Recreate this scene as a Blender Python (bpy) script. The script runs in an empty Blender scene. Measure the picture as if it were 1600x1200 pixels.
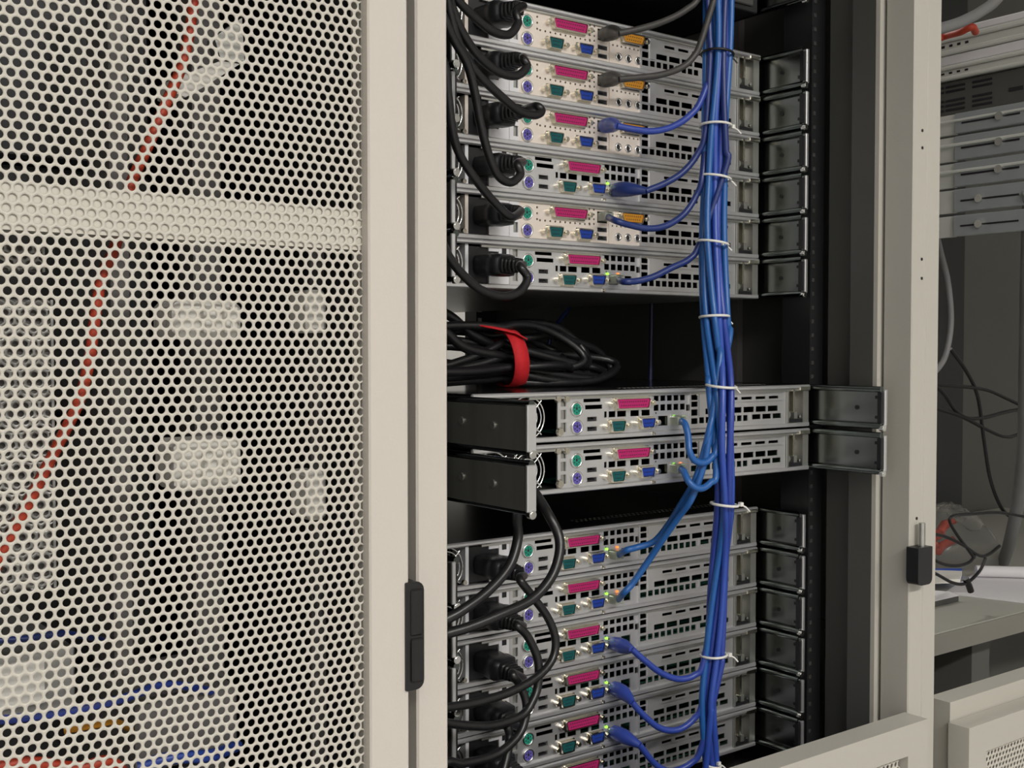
import bpy, math, random
import numpy as np
from mathutils import Vector, Matrix

# ------------------------------------------------------------------ camera, world, lights
S = bpy.context.scene
C = S.collection
H = 1.25                      # camera height above the floor
FPX, PIT = 1800.0, math.radians(1.75)
cam = bpy.data.cameras.new('camera')
cam.sensor_width = 36.0
cam.lens = FPX / 1600 * 36.0
cam.clip_start = 0.02
cam_o = bpy.data.objects.new('camera', cam)
C.objects.link(cam_o)
cam_o.location = (0, 0, H)
cam_o.rotation_euler = (math.pi / 2 - PIT, 0, -math.atan2(.6, .8))
S.camera = cam_o

W = bpy.data.worlds.new('room_world')
S.world = W
W.use_nodes = True
W.node_tree.nodes['Background'].inputs[0].default_value = (.9, .95, 1, 1)
W.node_tree.nodes['Background'].inputs[1].default_value = .02

LAMPS = [(-.9, -1.9), (.45, -1.9), (1.8, -1.9), (1.9, 2.5)]      # ceiling fixtures over the two aisles
LAMP_POWER = [46, 106, 14, 34]

S.view_settings.view_transform = 'Standard'
S.view_settings.look = 'None'
S.view_settings.gamma = 1
S.view_settings.use_curve_mapping = False
S.view_settings.exposure = -0.5

# ------------------------------------------------------------------ helpers
rnd = random.Random(7)


def at(x, y, Y):
    """point at depth Y (rack axis) seen at pixel x, y of the 1600x1200 photograph"""
    a = (x - 800) / FPX
    b = -(y - 600) / FPX
    fw = math.cos(PIT) + b * math.sin(PIT)
    up = -math.sin(PIT) + b * math.cos(PIT)
    d = (.8 * a + .6 * fw, -.6 * a + .8 * fw, up)
    t = Y / d[1]
    return Vector((d[0] * t, Y, H + d[2] * t))


class MB:
    def __init__(self):
        self.v, self.f, self.sm = [], [], []

    def add(self, vs, fs, smooth=False):
        n = len(self.v)
        self.v += [tuple(p) for p in vs]
        self.f += [tuple(i + n for i in q) for q in fs]
        self.sm += [smooth] * len(fs)
        return self

    def box(self, x0, x1, y0, y1, z0, z1, b=0.0):
        if b <= 0:
            vs = [(x, y, z) for z in (z0, z1) for y in (y0, y1) for x in (x0, x1)]
            fs = [(0, 2, 3, 1), (4, 5, 7, 6), (0, 1, 5, 4), (2, 6, 7, 3), (0, 4, 6, 2), (1, 3, 7, 5)]
            return self.add(vs, fs)
        # chamfered box
        vs, idx = [], {}
        X, Y, Z = (x0, x1), (y0, y1), (z0, z1)
        for i in (0, 1):
            for j in (0, 1):
                for k in (0, 1):
                    s = [b if q == 0 else -b for q in (i, j, k)]
                    p = (X[i], Y[j], Z[k])
                    for ax in range(3):
                        q = [p[t] + (0 if t == ax else s[t]) for t in range(3)]
                        idx[(i, j, k, ax)] = len(vs)
                        vs.append(q)
        fs = []
        for i in (0, 1):
            o = [idx[(i, 0, 0, 0)], idx[(i, 1, 0, 0)], idx[(i, 1, 1, 0)], idx[(i, 0, 1, 0)]]
            fs.append(o if i else o[::-1])
            o = [idx[(0, i, 0, 1)], idx[(0, i, 1, 1)], idx[(1, i, 1, 1)], idx[(1, i, 0, 1)]]
            fs.append(o if i else o[::-1])
            o = [idx[(0, 0, i, 2)], idx[(1, 0, i, 2)], idx[(1, 1, i, 2)], idx[(0, 1, i, 2)]]
            fs.append(o if i else o[::-1])
        for i in (0, 1):
            for j in (0, 1):
                for e in range(3):
                    a, c = [t for t in range(3) if t != e]
                    def K(k, ax):
                        q = [0, 0, 0]
                        q[e] = k; q[a] = i; q[c] = j
                        return idx[(q[0], q[1], q[2], ax)]
                    fs.append((K(0, a), K(1, a), K(1, c), K(0, c)))
                for k in (0, 1):
                    fs.append((idx[(i, j, k, 0)], idx[(i, j, k, 1)], idx[(i, j, k, 2)]))
        return self.add(vs, fs)

    def prism_y(self, pts, y0, y1, smooth=False):
        """closed outline of (x, z) points swept from y0 to y1"""
        n = len(pts)
        vs = [(p[0], y0, p[1]) for p in pts] + [(p[0], y1, p[1]) for p in pts]
        self.add(vs, [(i, (i + 1) % n, n + (i + 1) % n, n + i) for i in range(n)], smooth)
        self.add(vs, [tuple(range(n - 1, -1, -1)), tuple(range(n, 2 * n))])
        return self

    def cyl(self, c, axis, r, h, n=16, r2=None, caps=True):
        """cylinder from c along axis (0,1,2) by h"""
        r2 = r if r2 is None else r2
        c = list(c)
        a, b = [t for t in range(3) if t != axis]
        vs = []
        for k, rr in ((0, r), (1, r2)):
            for i in range(n):
                t = 2 * math.pi * i / n
                p = list(c)
                p[axis] += h * k
                p[a] += rr * math.cos(t)
                p[b] += rr * math.sin(t)
                vs.append(p)
        self.add(vs, [(i, (i + 1) % n, n + (i + 1) % n, n + i) for i in range(n)], True)
        if caps:
            self.add(vs, [tuple(range(n - 1, -1, -1)), tuple(range(n, 2 * n))])
        return self

    def ring(self, c, axis, R, r, n=28, m=8):
        a, b = [t for t in range(3) if t != axis]
        vs = []
        for i in range(n):
            t = 2 * math.pi * i / n
            for j in range(m):
                u = 2 * math.pi * j / m
                p = list(c)
                p[a] += (R + r * math.cos(u)) * math.cos(t)
                p[b] += (R + r * math.cos(u)) * math.sin(t)
                p[axis] += r * math.sin(u)
                vs.append(p)
        fs = [(i * m + j, ((i + 1) % n) * m + j, ((i + 1) % n) * m + (j + 1) % m, i * m + (j + 1) % m)
              for i in range(n) for j in range(m)]
        return self.add(vs, fs, True)

    def tube(self, path, r, n=10, closed=False, rf=None, caps=True):
        P = [Vector(p) for p in path]
        N = len(P)
        T = []
        for i in range(N):
            if closed:
                d = P[(i + 1) % N] - P[i - 1]
            else:
                d = P[min(i + 1, N - 1)] - P[max(i - 1, 0)]
            T.append(d.normalized() if d.length > 1e-9 else Vector((0, 0, 1)))
        up = Vector((0, 0, 1)) if abs(T[0].z) < .9 else Vector((1, 0, 0))
        u = T[0].cross(up).normalized()
        vs = []
        for i in range(N):
            u = (u - T[i] * u.dot(T[i])).normalized()
            w = T[i].cross(u)
            rr = r if rf is None else r * rf(i / (N - 1))
            for j in range(n):
                t = 2 * math.pi * j / n
                vs.append(P[i] + (u * math.cos(t) + w * math.sin(t)) * rr)
        fs = []
        for i in range(N if closed else N - 1):
            k = (i + 1) % N
            for j in range(n):
                fs.append((i * n + j, i * n + (j + 1) % n, k * n + (j + 1) % n, k * n + j))
        self.add(vs, fs, True)
        if not closed and caps:
            self.add(vs, [tuple(range(n - 1, -1, -1)), tuple(range((N - 1) * n, N * n))])
        return self

    def build(self, name, mat, parent=None, loc=None):
        me = bpy.data.meshes.new(name)
        me.from_pydata(self.v, [], self.f)
        me.polygons.foreach_set('use_smooth', self.sm)
        me.materials.append(mat)
        me.validate()
        me.update()
        o = bpy.data.objects.new(name, me)
        C.objects.link(o)
        if loc is not None:
            o.location = loc
        if parent is not None:
            o.parent = parent
        return o


def B(*a, **k):
    return MB().box(*a, **k)


def spline(pts, seg=8):
    P = [Vector(p) for p in pts]
    if len(P) < 3:
        return P
    Q = [P[0] * 2 - P[1]] + P + [P[-1] * 2 - P[-2]]
    out = []
    for i in range(1, len(Q) - 2):
        p0, p1, p2, p3 = Q[i - 1:i + 3]
        # centripetal-ish Catmull-Rom
        for k in range(seg):
            t = k / seg
            out.append(.5 * ((2 * p1) + (p2 - p0) * t + (2 * p0 - 5 * p1 + 4 * p2 - p3) * t * t
                             + (3 * p1 - p0 - 3 * p2 + p3) * t ** 3))
    out.append(P[-1])
    return out


def empty(name, loc=(0, 0, 0), parent=None):
    o = bpy.data.objects.new(name, None)
    o.empty_display_size = .02
    C.objects.link(o)
    o.location = loc
    if parent is not None:
        o.parent = parent
    return o


def tag(o, label=None, cat=None, group=None, kind=None):
    if label: o['label'] = label
    if cat: o['category'] = cat
    if group: o['group'] = group
    if kind: o['kind'] = kind
    return o


def copy_tree(o, parent=None):
    c = o.copy()
    C.objects.link(c)
    c.parent = parent
    for ch in list(o.children):
        copy_tree(ch, c)
    return c


# ------------------------------------------------------------------ materials
def mat(name, col, rough=.5, metal=0., var=0., vscale=40., bump=0., bscale=300., emit=None, estr=1., trans=0., stretch=None, spec=.5):
    m = bpy.data.materials.new(name)
    m.use_nodes = True
    nt = m.node_tree
    b = nt.nodes['Principled BSDF']
    b.inputs['Base Color'].default_value = (*col, 1)
    b.inputs['Roughness'].default_value = rough
    b.inputs['Metallic'].default_value = metal
    b.inputs['Specular IOR Level'].default_value = spec
    if trans:
        b.inputs['Transmission Weight'].default_value = trans
    if emit:
        b.inputs['Emission Color'].default_value = (*emit, 1)
        b.inputs['Emission Strength'].default_value = estr
    if var or bump:
        tc = nt.nodes.new('ShaderNodeTexCoord')
        src = tc.outputs['Object']
        if stretch:
            mp = nt.nodes.new('ShaderNodeMapping')
            mp.inputs['Scale'].default_value = stretch
            nt.links.new(src, mp.inputs['Vector'])
            src = mp.outputs['Vector']
    if var:
        n = nt.nodes.new('ShaderNodeTexNoise')
        n.inputs['Scale'].default_value = vscale
        n.inputs['Detail'].default_value = 3
        nt.links.new(src, n.inputs['Vector'])
        mx = nt.nodes.new('ShaderNodeMix')
        mx.data_type = 'RGBA'
        mx.inputs['A'].default_value = (*[max(0, c * (1 - var)) for c in col], 1)
        mx.inputs['B'].default_value = (*[min(1, c * (1 + var)) for c in col], 1)
        nt.links.new(n.outputs['Fac'], mx.inputs['Factor'])
        nt.links.new(mx.outputs['Result'], b.inputs['Base Color'])
    if bump:
        n2 = nt.nodes.new('ShaderNodeTexNoise')
        n2.inputs['Scale'].default_value = bscale
        nt.links.new(src, n2.inputs['Vector'])
        bp = nt.nodes.new('ShaderNodeBump')
        bp.inputs['Strength'].default_value = bump
        bp.inputs['Distance'].default_value = .0006
        nt.links.new(n2.outputs['Fac'], bp.inputs['Height'])
        nt.links.new(bp.outputs['Normal'], b.inputs['Normal'])
    return m


M = {
    'beige': mat('beige_paint', (.60, .56, .51), .48, var=.03, vscale=6, bump=.35, bscale=420),
    'beige_sheet': mat('beige_sheet_paint', (.58, .55, .485), .5, var=.03, vscale=5),
    'beige_shaded': mat('beige_shaded_paint', (.49, .47, .42), .5, var=.03, vscale=6, bump=.2, bscale=420),  # darker copy of beige, weaker light at the right painted into the colour
    'grey_frame': mat('dark_grey_frame_paint', (.075, .075, .07), .5, var=.05, vscale=8),
    'side_grey': mat('dark_side_panel_paint', (.085, .085, .078), .5, var=.06, vscale=5),
    'black': mat('black_steel', (.016, .017, .018), .35),
    'gloss_black': mat('glossy_black_cover', (.006, .006, .007), .16, var=.1, vscale=20),
    'zinc': mat('galvanised_steel', (.71, .71, .72), .36, .8, var=.06, vscale=60),
    'zinc_rail': mat('galvanised_slide_steel', (.20, .215, .21), .22, 1., var=.35, vscale=30, stretch=(1, 1, .15)),
    'zinc_dark': mat('dull_galvanised_steel', (.50, .50, .47), .35, .9, var=.18, vscale=70),
    'rail_polished': mat('polished_slide_steel', (.26, .26, .24), .3, .7, var=.5, vscale=30, stretch=(1, 1, .1)),
    'slide_pale': mat('pale_slide_steel', (.74, .75, .70), .4, .25, var=.05, vscale=20),
    'slide_grey': mat('blue_grey_slide_steel', (.42, .45, .46), .35, .4, var=.1, vscale=20),
    'rail_bead': mat('dark_slide_steel', (.16, .18, .175), .2, 1.),
    'chrome': mat('bright_steel', (.85, .85, .83), .18, 1.),
    'nickel': mat('nickel_hardware', (.78, .74, .64), .22, 1.),
    'hole_light': mat('pale_hole_light', (.62, .60, .55), .4, .5, var=.15, vscale=30, stretch=(1, 1, 25)),
    'plate': mat('warm_io_plate', (.84, .755, .68), .4, .35, var=.03, vscale=40),
    'white_plate': mat('bare_light_plate', (.80, .80, .83), .4, .3, var=.03, vscale=30),
    'green': mat('green_port_plastic', (.015, .26, .18), .62, spec=.22, var=.06, vscale=300),
    'purple': mat('purple_port_plastic', (.12, .10, .40), .62, spec=.22, var=.06, vscale=300),
    'pink': mat('magenta_port_plastic', (.42, .018, .13), .62, spec=.22, var=.05, vscale=200),
    'teal': mat('teal_port_plastic', (.006, .085, .09), .62, spec=.22, var=.06, vscale=300),
    'vga': mat('blue_port_plastic', (.012, .045, .30), .62, spec=.22, var=.06, vscale=300),
    'orange': mat('amber_port_plastic', (.50, .22, .02), .62, spec=.22, var=.05, vscale=200),
    'navy': mat('dark_navy_jacket', (.006, .010, .045), .45, var=.1, vscale=50),
    'pin': mat('dark_pin_hole', (.012, .008, .012), .6),
    'port_black': mat('black_port_plastic', (.010, .010, .012), .4),
    'cord': mat('black_rubber_cord', (.011, .011, .012), .34, var=.15, vscale=60),
    'cable_grey': mat('grey_cable_jacket', (.05, .048, .045), .45, var=.1, vscale=60),
    'hose_grey': mat('grey_hose_jacket', (.22, .22, .22), .5, var=.08, vscale=40),
    'tie_white': mat('white_nylon_tie', (.80, .79, .74), .4, var=.03, vscale=80),
    'tie_black': mat('black_nylon_tie', (.012, .012, .013), .4),
    'red': mat('red_strap_fabric', (.62, .012, .02), .75, var=.12, vscale=250, bump=.5, bscale=900),
    'red_cord': mat('red_cable_jacket', (.55, .06, .025), .5, var=.1, vscale=60),
    'led_g': mat('green_status_lamp', (.2, .6, .05), .4, emit=(.35, 1, .05), estr=2.2),
    'led_o': mat('amber_status_lamp', (.6, .2, .05), .4, emit=(1, .22, .03), estr=2.0),
    'plug_clear': mat('clear_connector_plastic', (.55, .58, .50), .2, trans=.5),
    'handle': mat('black_handle_plastic', (.012, .012, .013), .38, bump=.15, bscale=500),
    'white_plastic': mat('white_connector_plastic', (.88, .86, .80), .45, var=.04, vscale=60),
    'grey_plastic': mat('grey_duct_plastic', (.17, .16, .155), .5, var=.06, vscale=40),
    'fan': mat('grey_fan_metal', (.42, .42, .40), .4, .6, var=.1, vscale=90),
    'desk': mat('pale_desk_laminate', (.42, .42, .37), .5, var=.03, vscale=10),
    'desk_edge': mat('grey_desk_edge', (.26, .25, .22), .5, var=.03, vscale=10),
    'paper': mat('white_paper', (.78, .76, .78), .6, var=.02, vscale=10),
    'bluebox': mat('blue_card', (.03, .11, .62), .5, var=.05, vscale=50),
    'film': mat('clear_plastic_film', (.93, .93, .93), .1, trans=.95),
    'wall': mat('pale_wall_paint', (.70, .69, .66), .7, var=.02, vscale=3),
    'ceil': mat('white_ceiling_tile', (.75, .75, .73), .8, var=.03, vscale=30),
    'floor': mat('grey_raised_floor', (.33, .33, .33), .45, var=.08, vscale=12),
    'lamp': mat('fluorescent_diffuser', (.9, .9, .9), .5, emit=(1, .97, .9), estr=6),
    'pcb': mat('green_circuit_board', (.012, .07, .045), .5, var=.2, vscale=150),
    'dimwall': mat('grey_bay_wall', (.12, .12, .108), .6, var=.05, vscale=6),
}
M['film'].node_tree.nodes['Principled BSDF'].inputs['IOR'].default_value = 1.12
BLUES = [mat('blue_network_jacket_%s' % n, c, .36, var=.10, vscale=50) for n, c in
         (('royal', (.030, .062, .34)), ('mid', (.035, .085, .42)), ('sky', (.020, .115, .38)), ('deep', (.016, .035, .17)))]

# ------------------------------------------------------------------ room
def struct(name, mb, m):
    return tag(mb.build(name, m), kind='structure')


struct('floor', B(-2.6, 4.2, -3.3, 3.4, -.05, 0), M['floor'])
struct('ceiling', B(-2.6, 4.2, -3.3, 3.4, 2.75, 2.8), M['ceil'])
struct('wall_back', B(-2.6, 4.2, -3.35, -3.3, 0, 2.75), M['wall'])
struct('wall_front', B(-2.6, 4.2, 3.4, 3.45, 0, 2.75), M['wall'])
struct('wall_left', B(-2.65, -2.6, -3.3, 3.4, 0, 2.75), M['wall'])
struct('wall_right', B(4.2, 4.25, -3.3, 3.4, 0, 2.75), M['wall'])

lab = ['over the left-hand end of the aisle', 'over the middle of the aisle', 'over the right-hand end of the aisle', 'over the aisle in front of the cabinets']
for i, ((lx, ly), pw) in enumerate(zip(LAMPS, LAMP_POWER)):
    t = tag(empty('ceiling_light', (lx, ly, 2.75)), 'flat fluorescent ceiling fixture ' + lab[i], 'ceiling light', 'fluorescent ceiling lights')
    MB().box(-.62, .62, -.16, -.15, -.07, 0).box(-.62, .62, .15, .16, -.07, 0).box(-.62, -.61, -.15, .15, -.07, 0).box(.61, .62, -.15, .15, -.07, 0).build('housing', M['white_plastic'], t)
    B(-.61, .61, -.15, .15, -.055, -.045).build('diffuser', M['lamp'], t)
    ld = bpy.data.lights.new('fluorescent_tube_light', 'AREA')
    ld.shape = 'RECTANGLE'
    ld.size, ld.size_y = 1.2, .28
    ld.energy = pw
    ld.color = (1, .965, .92)
    lo = bpy.data.objects.new('tube_light', ld)
    C.objects.link(lo)
    lo.location = (0, 0, -.075)
    lo.parent = t

# ------------------------------------------------------------------ the open server cabinet
ZT, ZB = 2.12, .05
cab = tag(empty('server_cabinet', (.735, .68, 0)), 'open beige server cabinet without its rear door, full of rack servers', 'cabinet')


def part(name, mb, m, root):
    o = mb.build(name, m, root)
    o.matrix_parent_inverse = Matrix.Translation(-Vector(root.location))
    return o


part('frame_post', B(.424, .450, .675, .70, ZB, ZT, b=.0015), M['beige'], cab)
part('side_channel', B(.4045, .424, .716, .73, ZB, ZT), M['beige_shaded'], cab)
rp = part('frame_post', MB().box(1.0005, 1.0235, .675, .708, ZB, ZT, b=.0012).box(1.0240, 1.0470, .6755, .708, ZB, ZT, b=.0012), M['beige_shaded'], cab)
hol = MB()
for (x, y) in ((1441, 204), (1441, 231), (1440, 405), (1440, 435), (1432, 810)):
    p = at(x, y, .675)
    hol.cyl((p.x, .6745, p.z), 1, .0016, .001, 10)
part('screw_hole', hol, M['pin'], rp)
part('inner_flange', B(.9949, 1.0495, .711, .716, ZB, ZT), M['beige_shaded'], cab)
part('inner_post', B(.9949, 1.05, .7165, .744, ZB, ZT), M['grey_frame'], cab)
part('inner_post', B(1.012, 1.05, .745, .785, ZB, ZT), M['side_grey'], cab)
part('side_panel', B(1.04, 1.05, .785, 1.462, ZB, ZT), M['side_grey'], cab)
part('side_panel', B(.4045, .4145, .731, 1.56, ZB, ZT), M['side_grey'], cab)
part('top_panel', B(.4045, 1.05, .70, 1.56, ZT, ZT + .03), M['beige'], cab)
part('base_panel', B(.4045, 1.05, .70, 1.56, 0.001, ZB), M['beige_shaded'], cab)
part('front_cover', B(.4145, .90, 1.55, 1.56, ZB, ZT), M['side_grey'], cab)
# rear mounting rails with square holes, black
for (x0, x1, y0, y1) in ((.9905, 1.012, .792, .83), (.470, .517, .80, .84), (.998, 1.035, 1.42, 1.45)):
    part('mounting_rail', B(x0, x1, y0, y1, .15, 2.05), M['black'], cab)
hm = MB()
k = 0
z = H - .5
while z < H + .45:
    hm.box(.9925, .9965, .7912, .792, z - .002, z + .002)
    z += .0147
part('cage_nut_hole', hm, M['cable_grey'], cab)
hm = MB()
z = H - .03
while z < H + .12:
    hm.box(1.0005, 1.0065, 1.418, 1.42, z - .003, z + .003)
    z += .0147
part('cage_nut_hole', hm, M['hole_light'], cab)  # pale squares stand in for light showing through the rail holes
part('cross_brace', MB().box(1.03, 1.039, .80, 1.5, H - .34, H - .30).box(1.03, 1.039, .80, 1.5, H - .45, H - .39), M['grey_frame'], cab)
part('inner_strip', MB().box(1.03, 1.0395, .93, .955, ZB, ZT), M['grey_plastic'], cab)

# half hinge left on the cabinet frame
hg = tag(empty('door_hinge', (1.0, .665, H - .21)), 'black block hinge with upright steel pin on the doorless cabinet frame', 'hinge')
pts = []
x0, x1, z0, z1, r = .9945, 1.0185, H - .2335, H - .196, .006
for cx, cz, a0 in ((x1 - .001, z1 - .001, 0), (x0 + .001, z1 - .001, 90), (x0 + r, z0 + r, 180), (x1 - r, z0 + r, 270)):
    rr = .001 if a0 < 180 else r
    for q in range(5):
        a = math.radians(a0 + q * 22.5)
        pts.append((cx + rr * math.cos(a), cz + rr * math.sin(a)))
part('hinge_block', MB().prism_y(pts, .661, .6745), M['handle'], hg)
part('hinge_pin', MB().cyl((1.0105, .668, H - .196), 2, .0034, .023, 14), M['zinc_dark'], hg)

# ------------------------------------------------------------------ perforated sheets
def perforated(X0, X1, Z0, Z1, ax, az, p, d, y, th):
    """hexagonal punched sheet in the plane Y = y, hole lattice through (ax, az)"""
    rs = p * math.sqrt(3) / 2
    n = 12
    cells = []
    j0, j1 = math.ceil((Z0 - az) / rs), math.floor((Z1 - az) / rs)
    for j in range(j0, j1 + 1):
        off = .5 * p if j % 2 else 0
        i0, i1 = math.ceil((X0 - ax - off) / p), math.floor((X1 - ax - off) / p)
        for i in range(i0, i1 + 1):
            cells.append((ax + off + i * p, az + j * rs))
    cells = np.array(cells)
    ang = np.arange(n) * 2 * math.pi / n + math.pi / 6
    ro = np.where(np.arange(n) % 2 == 0, p / math.sqrt(3), p / 2)
    # vertices of the hexagon sit at 30, 90 ... degrees
    ring_o = np.stack([ro * np.cos(ang), ro * np.sin(ang)], 1)
    ring_i = np.stack([d / 2 * np.cos(ang), d / 2 * np.sin(ang)], 1)
    N = len(cells)
    V = np.zeros((N, 3 * n, 3), dtype=np.float32)
    V[:, :n, 0] = cells[:, None, 0] + ring_o[None, :, 0]
    V[:, :n, 2] = cells[:, None, 1] + ring_o[None, :, 1]
    V[:, n:2 * n, 0] = V[:, 2 * n:, 0] = cells[:, None, 0] + ring_i[None, :, 0]
    V[:, n:2 * n, 2] = V[:, 2 * n:, 2] = cells[:, None, 1] + ring_i[None, :, 1]
    V[:, :2 * n, 1] = y
    V[:, 2 * n:, 1] = y + th
    V[:, :, 0] = np.clip(V[:, :, 0], X0 - .001, X1)
    V[:, :, 2] = np.clip(V[:, :, 2], Z0, Z1)
    fs = []
    for a in range(n):
        b = (a + 1) % n
        fs.append((a, b, n + b, n + a))
        fs.append((n + a, n + b, 2 * n + b, 2 * n + a))
    Fa = (np.array(fs)[None] + (np.arange(N) * 3 * n)[:, None, None]).reshape(-1)
    nf = N * len(fs)
    me = bpy.data.meshes.new('perforated_sheet')
    me.vertices.add(N * 3 * n)
    me.vertices.foreach_set('co', V.reshape(-1))
    me.loops.add(nf * 4)
    me.loops.foreach_set('vertex_index', Fa.astype(np.int32))
    me.polygons.add(nf)
    me.polygons.foreach_set('loop_start', np.arange(0, nf * 4, 4, dtype=np.int32))
    me.update(calc_edges=True)
    return me


def sheet_obj(me, m, root):
    me.materials.append(m)
    o = bpy.data.objects.new('perforated_sheet', me)
    C.objects.link(o)
    o.parent = root
    o.matrix_parent_inverse = Matrix.Translation(-Vector(root.location))
    return o


# ------------------------------------------------------------------ closed cabinet with perforated door
cabL = tag(empty('server_cabinet', (.1, .69, 0)), 'closed beige server cabinet behind a perforated steel door', 'cabinet')
part('side_panel', B(.392, .4035, .70, 1.56, ZB, ZT), M['black'], cabL)
part('side_panel', B(-.21, -.20, .70, 1.56, ZB, ZT), M['side_grey'], cabL)
part('top_panel', B(-.21, .4035, .69, 1.56, ZT, ZT + .03), M['beige'], cabL)
part('base_panel', B(-.21, .4035, .69, 1.56, 0.001, ZB), M['beige_shaded'], cabL)
part('front_panel', B(-.20, .392, 1.55, 1.56, ZB, ZT), M['side_grey'], cabL)
part('frame_post', B(.3745, .4035, .685, .70, ZB, ZT), M['black'], cabL)
part('mounting_rail', B(.33, .352, .84, .87, .1, 2.05), M['grey_plastic'], cabL)
part('mounting_rail', B(-.16, -.13, .84, .87, .1, 2.05), M['grey_plastic'], cabL)

door = tag(empty('cabinet_door', (.1, .66, .06)), 'closed beige cabinet door of punched steel with a cross brace', 'door')
DZ0, DZ1 = H - .56, H + .52
me = perforated(-.165, .3722, DZ0, DZ1, .1551, H + .0312, .00642, .0048, .658, .0007)
sheet_obj(me, M['beige_sheet'], door)
fm = MB()
fm.box(.3723, .402, .650, .672, .08, 2.08, b=.0012)
fm.box(-.205, -.166, .650, .672, .08, 2.08, b=.0012)
fm.box(-.1655, .3720, .650, .672, DZ1 + .001, 2.08, b=.0012)
fm.box(-.1655, .3720, .650, .672, .08, DZ0 - .001, b=.0012)
part('door_frame', fm, M['beige'], door)
part('inner_return', B(.3721, .3731, .6585, .672, DZ0, DZ1), M['beige_shaded'], door)
part('cross_brace', B(-.164, .3719, .6594, .672, H + .0640, H + .0893), M['beige_sheet'], door)
hn = MB()
pts = []
x0, x1, z0, z1, r = .3985, .4128, H - .2275, H - .155, .006
for cx, cz, a0, rr in ((x1 - r, z1 - r, 0, r), (x0 + .001, z1 - .001, 90, .001), (x0 + .001, z0 + .001, 180, .001), (x1 - r, z0 + r, 270, r)):
    for q in range(5):
        a = math.radians(a0 + q * 22.5)
        pts.append((cx + rr * math.cos(a), cz + rr * math.sin(a)))
hd = part('handle', MB().prism_y(pts, .6485, .672), M['handle'], door)
part('grip', B(.4022, .4114, .6462, .6490, H - .222, H - .193, b=.001), M['handle'], hd)
part('grip', B(.4022, .4114, .6470, .6490, H - .191, H - .160, b=.001), M['handle'], hd)

# ------------------------------------------------------------------ what shows through the punched door
def through(x0, y0, x1, y1, Y, dep, b=.001):
    p, q = at(x0, y0, Y), at(x1, y1, Y)
    return MB().box(min(p.x, q.x), max(p.x, q.x), Y, Y + dep, min(p.z, q.z), max(p.z, q.z), b=b)


def free(name, mb, m, label, cat, group=None):
    return tag(mb.build(name, m), label, cat, group)


for i, (bx, lbl) in enumerate((((272, 468, 380, 528), 'square off-white power plug behind the punched door, under the brace'),
                               ((275, 690, 380, 762), 'rounded off-white power plug behind the punched door, below the square one'))):
    t = tag(empty('power_plug', at(bx[0], bx[3], .69)), lbl, 'plug')
    part('plug_body', through(*bx, .69, .04, b=.004), M['white_plastic'], t)
    p = at((bx[0] + bx[2]) / 2, (bx[1] + bx[3]) / 2, .687)
    part('plug_ridge', MB().box(p.x - .004, p.x + .004, .684, .691, p.z - .009, p.z + .009, b=.001).box(p.x + .010, p.x + .014, .685, .691, p.z - .009, p.z + .009, b=.001), M['white_plastic'], t)
for i, (bx, lbl) in enumerate((((480, 452, 512, 520), 'small off-white connector beside the square power plug'),
                               ((482, 738, 512, 812), 'small off-white connector beside the rounded power plug'))):
    t = tag(empty('cable_connector', at(bx[0], bx[3], .70)), lbl, 'connector')
    part('connector_body', through(*bx, .70, .03, b=.003), M['white_plastic'], t)
    part('connector_tail', MB().tube(spline([at((bx[0] + bx[2]) / 2, bx[3] - 4, .715), at(495, bx[3] + 60, .715), at(500, bx[3] + 150, .715)]), .004), M['cable_grey'], t)
# tilted adapter block high up
t = tag(empty('cable_clip', at(325, 110, .72)), 'tilted bright metal and white clip above the door brace', 'clip')
m_ = MB()
pl = [at(272, 122, .72), at(345, 95, .72), at(375, 100, .72), at(320, 135, .72), at(290, 152, .72), at(272, 145, .72)]
m_.prism_y([(p.x, p.z) for p in pl], .72, .75)
part('clip_body', m_, M['white_plastic'], t)
pl = [at(335, 58, .722), at(378, 28, .722), at(382, 95, .722), at(345, 93, .722)]
part('clip_arm', MB().prism_y([(p.x, p.z) for p in pl], .722, .735), M['zinc_dark'], t)
# red cable
free('red_cable', MB().tube(spline([at(310, -60, .70), at(303, 0, .70), at(288, 90, .70), at(258, 165, .70), at(228, 235, .70), at(204, 290, .70), at(180, 385, .70), at(160, 430, .70), at(148, 500, .70),
     at(140, 560, .70), at(124, 625, .70), at(93, 690, .70), at(45, 785, .70), at(5, 862, .70), at(-60, 1000, .70)]), .0034), M['red_cord'],
     'thin red cable hanging in a slant behind the punched door', 'cable')
free('cable_duct', through(168, -60, 212, 1260, .80, .05), M['grey_plastic'], 'dark grey vertical cable duct behind the punched door', 'cable duct')
free('mounting_strip', through(486, 380, 512, 1250, .735, .005), M['grey_plastic'], 'narrow grey vertical strip behind the small connectors', 'strip')
# punched equipment plates at the far left
for (y0, y1, x1, lbl) in ((372, 425, 66, 'short punched metal plate just under the door brace, seen through the door'), (463, 918, 84, 'tall punched metal plate seen through the door, below the short one')):
    p, q = at(-150, y0, .705), at(x1, y1, .705)
    t = tag(empty('punched_plate', (q.x, .705, q.z)), lbl, 'plate')
    sheet_obj(perforated(p.x, q.x, q.z, p.z, p.x, q.z, .0052, .0036, .705, .0008), M['fan'], t)
    part('plate_rim', MB().box(q.x, q.x + .0015, .7045, .72, q.z, p.z), M['fan'], t)
    part('plate_core', MB().box(p.x, q.x, .7085, .712, q.z, p.z), M['grey_plastic'], t)
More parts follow.
